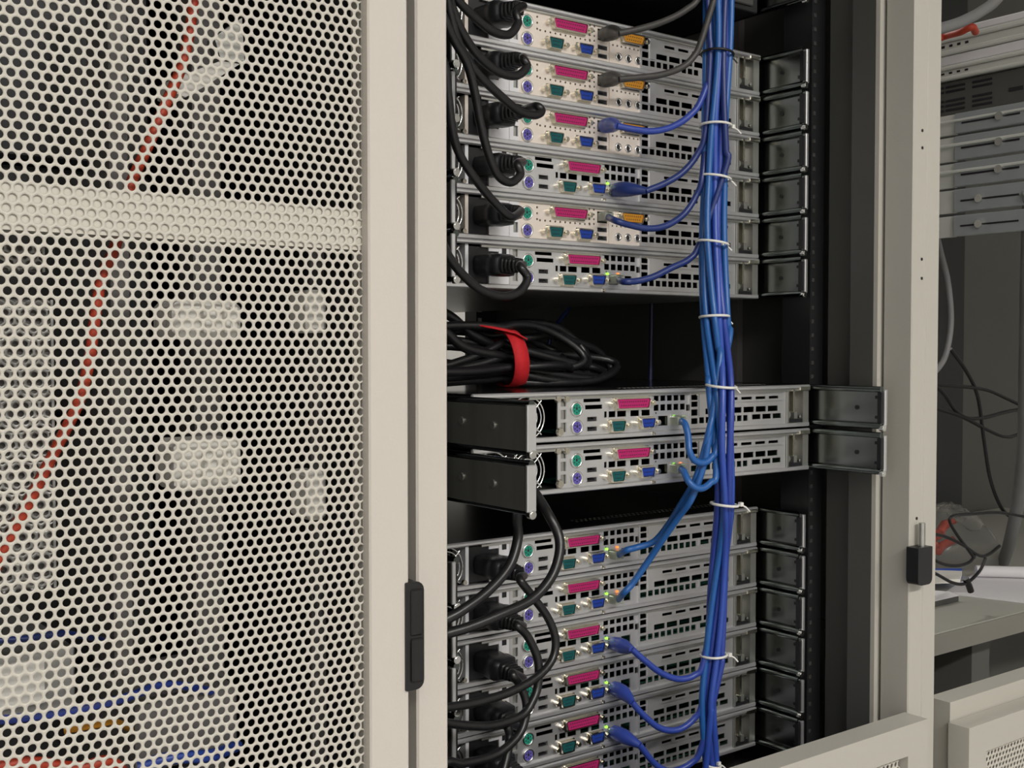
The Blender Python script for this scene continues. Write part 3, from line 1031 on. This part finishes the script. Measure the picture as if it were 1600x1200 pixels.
# cords rising to the left behind the frame
for a, b_ in ((((700, 492), (735, 520), (790, 550)), .9), (((690, 515), (730, 545), (800, 560)), .885)):
    q = [at(*p, b_) for p in a]
    q = [at(a[0][0] - 60, a[0][1] - 25, b_)] + q + [at(840, 575, b_)]
    MB().tube([Vector(p) - Vector(coil.location) for p in spline(q, 8)], .0046, 10).build('cord_loop', M['cord'], coil)
# strap : flat band round the bundle
st = MB()
cz, ry, rz = ztop + .0275, .030, .0285
n = 36
vs = []
for k in range(n):
    a = 2 * math.pi * k / n
    y_ = yc0 + ry * math.cos(a)
    z_ = max(cz + rz * math.sin(a), ztop + .0008)
    sh = .010 * math.sin(a) * -.35 + .006 * math.cos(a)
    for dx in (-.0085, .0085):
        for rr in (1, .94):
            vs.append((xs0 + .012 + sh + dx, yc0 + (y_ - yc0) * rr, max(cz + (z_ - cz) * rr, ztop + .0006)))
fs = []
for k in range(n):
    a, b_ = k * 4, ((k + 1) % n) * 4
    fs += [(a, b_, b_ + 2, a + 2), (a + 1, a + 3, b_ + 3, b_ + 1), (a, a + 1, b_ + 1, b_), (a + 2, b_ + 2, b_ + 3, a + 3)]
st.add(vs, fs, True)
so = tag(empty('fabric_strap', (xs0, yc0, ztop)), 'red fabric strap wrapped round the coiled black cords', 'strap')
part('band', st, M['red'], so)
tl = MB()
q = [(xs0 - .028, yc0 - .004, cz + .034), (xs0 - .012, yc0 - .010, cz + .031), (xs0 + .004, yc0 - .016, cz + .0275), (xs0 + .014, yc0 - .020, cz + .022)]
vs = []
for i, p in enumerate(q):
    hw = .0045 + .001 * i
    vs += [(p[0], p[1] - hw, p[2] - hw * .3), (p[0], p[1] + hw, p[2] + hw * .3), (p[0], p[1] - hw, p[2] - hw * .3 - .0015), (p[0], p[1] + hw, p[2] + hw * .3 - .0015)]
fs = []
for i in range(3):
    a, b_ = i * 4, i * 4 + 4
    fs += [(a, b_, b_ + 1, a + 1), (a + 2, a + 3, b_ + 3, b_ + 2), (a, a + 2, b_ + 2, b_), (a + 1, b_ + 1, b_ + 3, a + 3)]
fs += [(0, 1, 3, 2), (12, 14, 15, 13)]
tl.add(vs, fs, True)
part('loose_end', tl, M['red'], so)

# ------------------------------------------------------------------ network cables and the hanging bundle
BY = .800
BC = [(1125, -160), (1122, 0), (1121, 85), (1118, 197), (1117, 278), (1113, 380), (1116, 495), (1127, 603), (1130, 700), (1132, 788), (1127, 860), (1121, 930), (1115, 1023), (1110, 1100), (1113, 1195), (1113, 1330)]
BD = [.79, .79, .79, .79, .79, .785, .775, .748, .742, .752, .775, .785, .79, .79, .79, .79]     # bows out past the pulled-out servers
BP = [at(x, y, Y) for (x, y), Y in zip(BC, BD)]
BS = spline(BP, 6)


def bundle_at(z):
    for a, b_ in zip(BS[:-1], BS[1:]):
        if a.z >= z >= b_.z:
            t_ = (a.z - z) / max(a.z - b_.z, 1e-6)
            return a.lerp(b_, t_)
    return BS[0] if z > BS[0].z else BS[-1]


d0 = .0066
# places in the cross-section, nearest the centre first
slots = []
for j in range(-3, 4):
    for i in range(-3, 4):
        slots.append(((i + .5 * (j % 2)) * d0, j * d0 * .866))
slots.sort(key=lambda s: s[0] ** 2 + s[1] ** 2 * 1.3)
slot_no = [0]


def bundle_path(z0, z1, slot, seed):
    rr = random.Random(seed)
    a, f1, f2 = rr.uniform(0, 6.28), rr.uniform(14, 24), rr.uniform(6, 12)
    out = []
    n = max(int(abs(z1 - z0) / .012), 3)
    for k in range(n + 1):
        z_ = z0 + (z1 - z0) * k / n
        c = bundle_at(z_)
        wx = .0022 * math.sin(f1 * z_ + a) + .0016 * math.sin(f2 * z_ * 2 + a * 2)
        wy = .0016 * math.cos(f1 * z_ + a * 1.7)
        out.append(Vector((c.x + slot[0] + wx, c.y + slot[1] + wy, z_)))
    return out


ZTOP = H + .80
order = []


def rj45(root, boot, m, target):
    """plug at the local origin pointing +Y; the moulded boot bends towards the cable"""
    MB().box(-.0056, .0056, -.012, .006, -.0040, .0040, b=.0006).build('plug', M['plug_clear'], root)
    MB().box(-.0030, .0030, -.014, .0, .0040, .0052).build('latch', M['plug_clear'], root)
    if boot:
        t_ = Vector(target)
        sp = spline([Vector((0, -.003, 0)), Vector((0, -.010, 0)) + t_ * .12, Vector((0, -.008, 0)) + t_ * .5, t_], 7)
        MB().tube(sp, .0074, 14, rf=lambda u_: .9 + .1 * min(u_ * 5, 1) if u_ < .45 else 1.0 - (u_ - .45) * 1.0).build('boot', m, root)
        return sp[-1]
    return Vector((0, -.009, 0))


def net_cable(port, pts, m, boot, label, d, seed, Ys, thick=.0032, group=None):
    """port = socket position; pts = pixels from plug towards the bundle"""
    root = empty('network_cable', port)
    base = Vector(port)
    mid = [at(x, y, Y) for (x, y), Y in zip(pts, Ys)]
    e = rj45(root, boot, m, mid[0] - base)
    slot = slots[slot_no[0] % len(slots)]
    slot_no[0] += 1
    zj = mid[-1].z + .075
    up = bundle_path(zj, ZTOP, slot, seed)
    pth = ([base + e - (mid[1] - mid[0]) * .05] + mid[1:] if boot else [base + e] + mid) + up
    MB().tube([q - base for q in spline(pth, 5)], thick, 10).build('cord', m, root)
    return tag(root, label, 'network cable', group)


def yy(n, a=.815, b_=.792):
    return [a + (b_ - a) * i / max(n - 1, 1) for i in range(n)]


GB = 'blue network cables of the %s'
# strands that come from below the frame
for s_ in range(3):
    slot = slots[slot_no[0]]
    slot_no[0] += 1
    p = bundle_path(H - 1.0, ZTOP, slot, 40 + s_)
    root = empty('network_cable', p[0])
    MB().tube([q - p[0] for q in p], .0032, 10).build('cord', BLUES[(0, 2, 1)[s_]], root)
    tag(root, ('royal blue', 'light sky blue', 'medium blue')[s_] + ' network cable running the whole height of the hanging bundle', 'network cable', 'cables running through the whole bundle')

PB1 = lambda zb: (SX + .2204, SY, zb + .0130)
PB2 = lambda zb: (SX + .2350, .78, zb + .0130)
PA = lambda zb: (SX + .2055, SY, zb + .0295)
low = [(4, [(1000, 1165), (1025, 1195), (1050, 1205), (1080, 1192), (1097, 1165)], True, (.75, -.5, -.32)),
       (3, [(988, 1098), (1006, 1118), (1032, 1138), (1060, 1140), (1085, 1122), (1098, 1092)], True, (.75, -.5, -.32)),
       (2, [(988, 1015), (1006, 1031), (1032, 1051), (1060, 1061), (1085, 1055), (1100, 1032)], True, (.75, -.5, -.30)),
       (1, [(975, 926), (988, 912), (1012, 878), (1032, 848), (1060, 808), (1080, 780), (1096, 738), (1107, 690)], False, (1, -.3, .2)),
       (0, [(978, 860), (996, 855), (1022, 846), (1044, 820), (1064, 788), (1086, 750), (1100, 705), (1112, 655)], False, (1, -.3, .1))]
n5 = net_cable(PB1(LO[5]), [(990, 1235), (1020, 1265), (1060, 1275), (1095, 1240)], BLUES[1], True, 'blue network cable with moulded boot in the lowest server of the lower stack', (.75, -.5, -.35), 19, yy(4), group=GB % 'lower stack')
for k, (i, pts, boot, d) in enumerate(low):
    net_cable(PB1(LO[i]), pts, BLUES[0] if boot else BLUES[2], boot, 'blue network cable %s the %s server of the lower stack' % ('with moulded boot plugged into' if boot else 'with clear plug rising from', ORD[i]), d, 20 + i, yy(len(pts)) if boot else [.822, .818, .808, .795, .775, .758, .752, .748], group=GB % 'lower stack')
net_cable(PB2(MID[1]), [(1068, 736), (1075, 751), (1085, 761), (1097, 763), (1110, 754), (1119, 735)], BLUES[2], False, 'blue network cable looping from the lower pulled-out server', (1, -.3, -.2), 31, [.760, .752, .748, .746, .745, .745], group=GB % 'pulled-out servers')
net_cable(PB2(MID[0]), [(1070, 662), (1075, 682), (1077, 704), (1085, 719), (1100, 723), (1113, 713), (1120, 694)], BLUES[2], False, 'blue network cable looping from the upper pulled-out server', (1, -.3, -.2), 32, [.760, .754, .750, .748, .746, .745, .745], group=GB % 'pulled-out servers')
upp = [(5, [(975, 440), (996, 439), (1022, 432), (1050, 418), (1078, 404), (1094, 378)], BLUES[3], False, PB1, (1, -.3, 0)),
       (4, [(962, 345), (985, 352), (1012, 357), (1040, 353), (1068, 335), (1088, 305), (1098, 270)], BLUES[3], False, PA, (1, -.4, -.1)),
       (3, [(1010, 298), (1040, 286), (1068, 268), (1090, 240), (1102, 205)], BLUES[3], True, PB1, (.8, -.5, .02)),
       (2, [(965, 197), (990, 202), (1020, 205), (1050, 198), (1078, 180), (1098, 150)], BLUES[0], True, PA, (.8, -.5, -.05)),
       (1, [(968, 124), (1000, 121), (1032, 117), (1064, 106), (1084, 88), (1097, 60)], M['cable_grey'], True, PA, (.8, -.5, .05)),
       (0, [(968, 52), (1000, 45), (1038, 33), (1072, 15), (1096, -12)], M['cable_grey'], True, PA, (.8, -.5, .08))]
for i, pts, m_, boot, pf, d in upp:
    grey = m_ is M['cable_grey']
    net_cable(pf(UP[i]), pts, m_, boot, ('dark grey' if grey else 'blue') + ' network cable curving from the %s server of the upper stack' % ORD[i], d, 50 + i, yy(len(pts)), group='grey network cables' if grey else GB % 'upper stack')
# two extra strands that leave the top of the bundle
TIES = [(197, 'W', 'third server of the upper stack'), (278, 'W', 'fourth server of the upper stack'), (380, 'W', 'fifth server of the upper stack'), (495, 'W', 'empty slots above the coiled cords'),
        (603, 'W', 'lid of the upper pulled-out server'), (788, 'W', 'lid of the lower stack'), (1023, 'W', 'fourth server of the lower stack'), (1195, 'W', 'foot of the lower stack'), (85, 'K', 'topmost server')]
for y, k, where in TIES:
    cx = np.interp(y, [b_[1] for b_ in BC], [b_[0] for b_ in BC])
    p = at(cx, y, float(np.interp(y, [b_[1] for b_ in BC], BD)))
    ncab = 3 + 6 * (y < 1180) if y > 1000 else (9 if y > 640 else (11 if y > 420 else 14))
    R = .0032 * math.sqrt(ncab) * 1.16 + .002
    root = empty('cable_tie', p)
    n = 32
    path = []
    tx, ty = rnd.uniform(-.25, .25), rnd.uniform(-.15, .25)
    for q in range(n):
        a = 2 * math.pi * q / n
        path.append(Vector((R * math.cos(a), R * .95 * math.sin(a), R * (tx * math.cos(a) + ty * math.sin(a)) * .6)))
    MB().tube(path, .0013, 8, closed=True).build('band', M['tie_white' if k == 'W' else 'tie_black'], root)
    a = rnd.uniform(-.9, .4)
    h = Vector((R * math.cos(a), -R * abs(math.sin(a + .6)) * .8, 0))
    MB().box(h.x - .002, h.x + .002, h.y - .003, h.y + .001, -.002, .002, b=.0004).tube([h, h + Vector((.004, -.004, -.003)), h + Vector((.007, -.006, -.007))], .0009, 6).build('tie_head', M['tie_white' if k == 'W' else 'tie_black'], root)
    tag(root, ('white' if k == 'W' else 'black') + ' cable tie round the blue bundle, level with the ' + where, 'cable tie', 'white cable ties on the bundle' if k == 'W' else None)
# loose blue leads deep in the cabinet
free('blue_lead', MB().tube(spline([at(858, 430, 1.25), at(872, 465, 1.22), at(888, 480, 1.2), at(875, 500, 1.2), at(860, 525, 1.2), at(850, 600, 1.2)]), .003), BLUES[3], 'dark blue lead kinked deep in the cabinet behind the coil', 'cable')
free('blue_lead', MB().tube([(at(1018, 520, 1.0).x, 1.0, H + .0540), (at(1017, 520, 1.0).x, 1.0, H + .01), (at(1016, 520, 1.0).x, 1.0, H - .0372)], .003), M['navy'], 'dark blue lead hanging straight deep in the cabinet', 'cable')

# ------------------------------------------------------------------ low perforated panels
def low_panel(x0, x1, y0, y1, zt, label, ax):
    root = tag(empty('lower_panel', ((x0 + x1) / 2, y1, .0)), label, 'panel', None)
    zt_in, xr, zb_ = zt - .030, .032, .12
    f = holed(x0, x1, 0, zt, [(x0 + xr, x1 - xr, .09, zt - .0302)], y0, y1)
    part('panel_frame', f, M['beige_shaded'], root)
    w0 = zt - .0302 - .20
    me = perforated(x0 + xr, x1 - xr, w0, zt - .0302, x1 - xr - .003, zt - .034, .0064, .0046, y0 + .009, .0012)
    sheet_obj(me, M['beige_sheet'], root)
    part('backing', B(x0 + xr, x1 - xr, y1 - .004, y1 - .001, .09, zt - .0302), M['grey_frame'], root)
    part('lower_fill', B(x0 + xr, x1 - xr, y0 + .009, y0 + .012, .09, w0 - .001), M['beige_shaded'], root)


low_panel(.44, .9945, .6486, .6745, H - .3615, 'low beige punched panel closing the foot of the open cabinet', 0)
low_panel(1.0745, 1.64, .675, .701, H - .367, 'beige panel standing behind another, right of the open cabinet', 0)
low_panel(1.0695, 1.64, .650, .6735, H - .3865, 'lower beige punched panel standing right of the open cabinet', 0)

# ------------------------------------------------------------------ open bay and desk further right
K = 1.4
bay = tag(empty('equipment_rack', (2.6, 1.4, 0)), 'open equipment rack with steel slides behind the desk', 'rack')


def bayp(name, mb, m):
    return part(name, mb, m, bay)


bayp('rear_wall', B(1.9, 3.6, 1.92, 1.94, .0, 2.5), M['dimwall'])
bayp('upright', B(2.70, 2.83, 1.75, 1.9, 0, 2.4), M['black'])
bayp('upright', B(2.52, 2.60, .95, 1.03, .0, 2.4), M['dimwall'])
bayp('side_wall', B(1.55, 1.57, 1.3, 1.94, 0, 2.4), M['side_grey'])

# slides and servers seen from their sides; web plane X = 1.81
XS = 1.81
def zX(y):
    # height of the picture row y at x = 1468 on that plane
    d = at(1468, y, 1.0)
    return H + (d.z - H) * (XS / d.x)


def side_rail(y0, y1, label, style):
    za, zb = zX(y0), zX(y1)
    t = tag(empty('slide_rail', (XS, 1.1, zb)), label, 'slide rail', 'slides in the open rack')
    h = za - zb
    if style == 'long':
        part('rail_body', MB().box(XS, XS + .01, .80, 1.6, zb + h * .30, za - h * .30), M['slide_pale'], t)
        part('rail_edge', MB().box(XS - .006, XS + .01, .80, 1.6, za - h * .28, za, b=.002).box(XS - .006, XS + .01, .80, 1.6, zb, zb + h * .28, b=.002), M['slide_pale'], t)
        g = MB()
        for q in (1.165, 1.15, 1.135, 1.12):
            g.box(XS - .0008, XS, q - .003, q + .003, zb + h * .45, za - h * .42)
        part('slot', g, M['pin'], t)
    else:
        part('rail_body', MB().box(XS, XS + .008, 1.14, 1.6, zb, za), M['slide_pale'], t)
        part('slide_member', MB().box(XS - .005, XS + .004, .98, 1.139, zb, za, b=.0015), M['slide_grey'], t)
        if style == 'groove':
            part('groove_rib', MB().box(XS - .008, XS - .004, .98, 1.6, zb + h * .58, zb + h * .70, b=.001), M['slide_pale'], t)
        g = MB().cyl((XS - .0095, 1.055 if style == 'groove' else 1.09, zb + h * .5), 0, .007, .005, 14)
        part('bolt', g, M['chrome'], t)
        part('slot', MB().box(XS - .0058, XS - .0049, 1.02, 1.125, zb + h * .44, zb + h * .52), M['pin'], t)


side_rail(62, 90, 'long pale slide rail at the top of the open rack', 'long')
side_rail(107, 129, 'long pale slide rail above the dark drive case', 'long')
side_rail(183, 214, 'steel slide rail directly under the dark drive case', 'groove')
side_rail(218, 255, 'second steel slide rail under the dark drive case', 'groove')
side_rail(259, 296, 'third steel slide rail under the dark drive case', 'groove')
side_rail(300, 335, 'flat steel slide rail above the lowest one in the open rack', 'flat')
side_rail(340, 372, 'lowest plain steel slide rail in the open rack', 'flat')
t = tag(empty('drive_case', (XS, 1.1, zX(181))), 'dark grey drive case with slotted vents in the open rack', 'case')
za, zb = zX(131), zX(181)
part('case', B(XS + .004, XS + .40, .85, 1.6, zb, za), M['side_grey'], t)
g = MB()
for c0 in (1.075, 1.125, 1.165):
    for r_ in range(6):
        if r_ in (3,):
            continue
        z0 = zb + .006 + r_ * (za - zb) / 7
        part('vent_slot', B(XS + .0028, XS + .0042, c0, c0 + .036, z0, z0 + .0035), M['pin'], t)
part('vent_slot', B(XS + .0028, XS + .0042, 1.02, 1.045, zb + .02, zb + .026), M['pin'], t)
part('vent_slot', B(XS + .0028, XS + .0042, .99, 1.01, zb + .045, zb + .048), M['pin'], t)
# white lid and orange clip at the very top
t = tag(empty('white_tray', (XS + .1, 1.1, zX(62))), 'white tray above the top slide of the open rack', 'tray')
part('tray', B(XS - .004, XS + .4, .8, 1.5, zX(61.5), zX(50), b=.002), M['paper'], t)
free('white_tray', B(XS - .002, XS + .4, .8, 1.5, zX(106.5), zX(90.5), b=.002), M['paper'], 'white tray between the two long pale slides', 'tray')
p = at(1510, 45, 1.12)
free('orange_lead', MB().tube(spline([at(1440, 70, 1.14), at(1475, 57, 1.12), at(1500, 50, 1.08), at(1518, 42, 1.06), at(1524, 50, 1.07)]), .006), M['red_cord'], 'orange lead lying on the white tray of the open rack', 'cable')
# hose and cables
free('grey_hose', MB().tube(spline([at(1420, 58, 1.0), at(1468, 45, 1.0), at(1500, 35, 1.0), at(1533, 18, 1.0), at(1560, -4, 1.0), at(1600, -60, 1.0)]), .0085, 12), M['hose_grey'], 'thick grey hose arching above the open rack slides', 'hose')
free('grey_hose', MB().tube(spline([at(1611, 300, 1.0), at(1607, 420, 1.05), at(1604, 560, 1.10), at(1601, 680, 1.16), at(1593, 770, 1.24), at(1578, 845, 1.33), at(1564, 888, 1.40)]), .0130, 12), M['hose_grey'], 'thick grey hose hanging down to the desk', 'hose')
free('grey_cable', MB().tube(spline([at(1462, 360, 1.2), at(1470, 395, 1.2), at(1481, 440, 1.2), at(1486, 500, 1.2), at(1479, 550, 1.2), at(1466, 575, 1.2), at(1440, 600, 1.2)]), .0052, 10), M['hose_grey'], 'grey cable bowing beside the cabinet frame in the dark bay', 'cable')
dk = [([(1440, 600), (1475, 602), (1515, 605), (1545, 610), (1572, 622), (1610, 640)], 'black lead running level across the dark bay'),
      ([(1440, 590), (1472, 612), (1492, 640), (1512, 653), (1540, 652), (1575, 643), (1610, 638)], 'black lead sagging under the level one in the dark bay'),
      ([(1440, 632), (1470, 640), (1505, 652), (1540, 670), (1570, 682), (1592, 678), (1612, 662)], 'lowest black lead swagging across the dark bay'),
      ([(1485, 545), (1510, 580), (1528, 620), (1538, 690), (1548, 750), (1566, 795), (1590, 815)], 'thin black lead hanging from the dark bay down to the desk')]
for pts, lb in dk:
    free('black_lead', MB().tube(spline([at(x, y, 1.32) for x, y in pts]), .0040, 10), M['cord'], lb, 'cable')

# desk
DT = H - .483
desk = tag(empty('desk', (2.4, 1.4, 0)), 'pale grey desk with papers and cables, beyond the cabinet frame', 'desk')
part('desk_top', B(1.58, 3.3, 1.12, 1.90, DT - .036, DT, b=.002), M['desk'], desk)
part('edge_band', B(1.58, 3.3, 1.1165, 1.1195, DT - .036, DT - .001), M['desk_edge'], desk)
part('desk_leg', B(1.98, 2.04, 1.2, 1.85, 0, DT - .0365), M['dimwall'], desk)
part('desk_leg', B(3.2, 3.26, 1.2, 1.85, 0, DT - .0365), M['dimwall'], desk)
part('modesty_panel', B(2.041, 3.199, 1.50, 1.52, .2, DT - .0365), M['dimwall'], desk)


def onz(x, y, z):
    """point on the level plane z seen at pixel x, y"""
    d = at(x, y, 1.0) - Vector((0, 0, H))
    t_ = (z - H) / d.z
    return Vector((d.x * t_, d.y * t_, z))


def slab(name, corners, z0, h, m, label, cat):
    pts = [onz(x, y, z0) for x, y in corners]
    n = len(pts)
    vs = [(p.x, p.y, z0) for p in pts] + [(p.x, p.y, z0 + h) for p in pts]
    mb = MB().add(vs, [tuple(range(n)), tuple(range(2 * n - 1, n - 1, -1))] + [(i, n + i, n + (i + 1) % n, (i + 1) % n) for i in range(n)])
    return tag(mb.build(name, m), label, cat)


slab('paper_stack', [(1477, 928), (1610, 944), (1640, 905), (1520, 900)], DT + .0005, .004, M['paper'], 'stack of white papers lying flat on the desk', 'papers')
t_ = MB()
a, b_ = onz(1525, 905, DT), onz(1640, 908, DT)
t_.tube([(a.x, a.y, DT + .017), ((a.x + b_.x) / 2, (a.y + b_.y) / 2, DT + .017), (b_.x, b_.y, DT + .017)], .012, 16)
free('paper_roll', t_, M['paper'], 'rolled white paper behind the flat stack on the desk', 'paper roll')
slab('blue_box', [(1440, 913), (1499, 911), (1503, 903), (1440, 903)], DT + .0005, .020, M['bluebox'], 'blue carton with pale lid on the desk', 'carton')
slab('carton_lid', [(1440, 913), (1500, 911), (1503, 898), (1440, 896)], DT + .0208, .008, M['white_plastic'], 'pale flat lid resting on the blue carton', 'lid')
t = tag(empty('desk_tool', onz(1465, 950, DT)), 'white plastic tool with dark foot strip near the desk edge', 'tool')
a = onz(1430, 956, DT)
b_ = at(1498, 952, a.y)
part('foot_strip', B(a.x, b_.x, a.y, a.y + .02, DT + .0005, DT + .011, b=.001), M['grey_frame'], t)
part('tool_plate', MB().add([(a.x, a.y - .001, DT + .0115), (b_.x, a.y - .001, DT + .0115), (b_.x, a.y + .02, DT + .016), (a.x + .055, a.y + .03, DT + .030), (a.x + .045, a.y + .04, DT + .062), (a.x, a.y + .04, DT + .062),
      (a.x, a.y + .02, DT + .0115)], [(0, 1, 2, 6), (6, 2, 3), (6, 3, 4, 5), (0, 6, 5)]), M['paper'], t)
# crumpled clear bag with red content
t = tag(empty('plastic_bag', onz(1500, 885, DT)), 'crumpled clear plastic bag with red items on the desk', 'bag')
c0 = onz(1490, 880, DT)
c0 = Vector((c0.x, c0.y, DT))
rb = random.Random(11)
vs, fs = [], []
nu, nv = 22, 12
for j in range(nv + 1):
    th = math.pi / 2 * j / nv
    for i in range(nu):
        a = 2 * math.pi * i / nu
        rr = 1 + rb.uniform(-.05, .05) + .10 * math.sin(3 * a + 2 * th) + .06 * math.sin(7 * a)
        X = c0.x + .02 + .17 * math.cos(a) * math.cos(th) * rr
        Y_ = c0.y + .02 + .10 * math.sin(a) * math.cos(th) * rr
        hgt = .125 * (1 - .55 * max(0, math.cos(a)) * math.cos(th))
        vs.append((X, Y_, DT + .0006 + hgt * math.sin(th) * (1 + rb.uniform(-.03, .03) + .07 * math.sin(5 * a + 3 * th))))
for j in range(nv):
    for i in range(nu):
        fs.append((j * nu + i, j * nu + (i + 1) % nu, (j + 1) * nu + (i + 1) % nu, (j + 1) * nu + i))
part('film', MB().add(vs, fs, True), M['film'], t)
rd = MB()
for k in range(5):
    q = Vector((c0.x - .10 + rb.uniform(0, .08), c0.y + rb.uniform(-.02, .04), DT + .02 + rb.uniform(0, .05)))
    rd.tube([q, q + Vector((.03, .01, .008)), q + Vector((.05, .0, .02))], .008, 8)
part('red_content', rd, M['red_cord'], t)
# tangled black leads on the desk
tg = [[(1440, 832), (1475, 838), (1505, 852), (1530, 868), (1545, 866), (1562, 853)], [(1600, 807), (1560, 801), (1520, 803), (1490, 806), (1484, 815), (1495, 835), (1512, 858), (1522, 872)],
      [(1440, 862), (1470, 880), (1495, 884), (1515, 878), (1524, 866)], [(1440, 885), (1465, 898), (1490, 911), (1510, 911), (1530, 893), (1540, 872)]]
tr = tag(empty('lead_tangle', onz(1510, 910, DT)), 'tangle of thin black leads lying over the clear bag on the desk', 'cables')
for pts in tg:
    part('lead', MB().tube(spline([at(x, y, 1.17) for x, y in pts]), .0030, 8), M['cord'], tr)
q = at(1514, 918, 1.17)
part('lead_plug', MB().tube([at(1508, 903, 1.17), at(1514, 915, 1.17), at(1517, 924, 1.17)], .006, 10), M['cord'], tr)

# ------------------------------------------------------------------ tidy
bpy.context.view_layer.update()
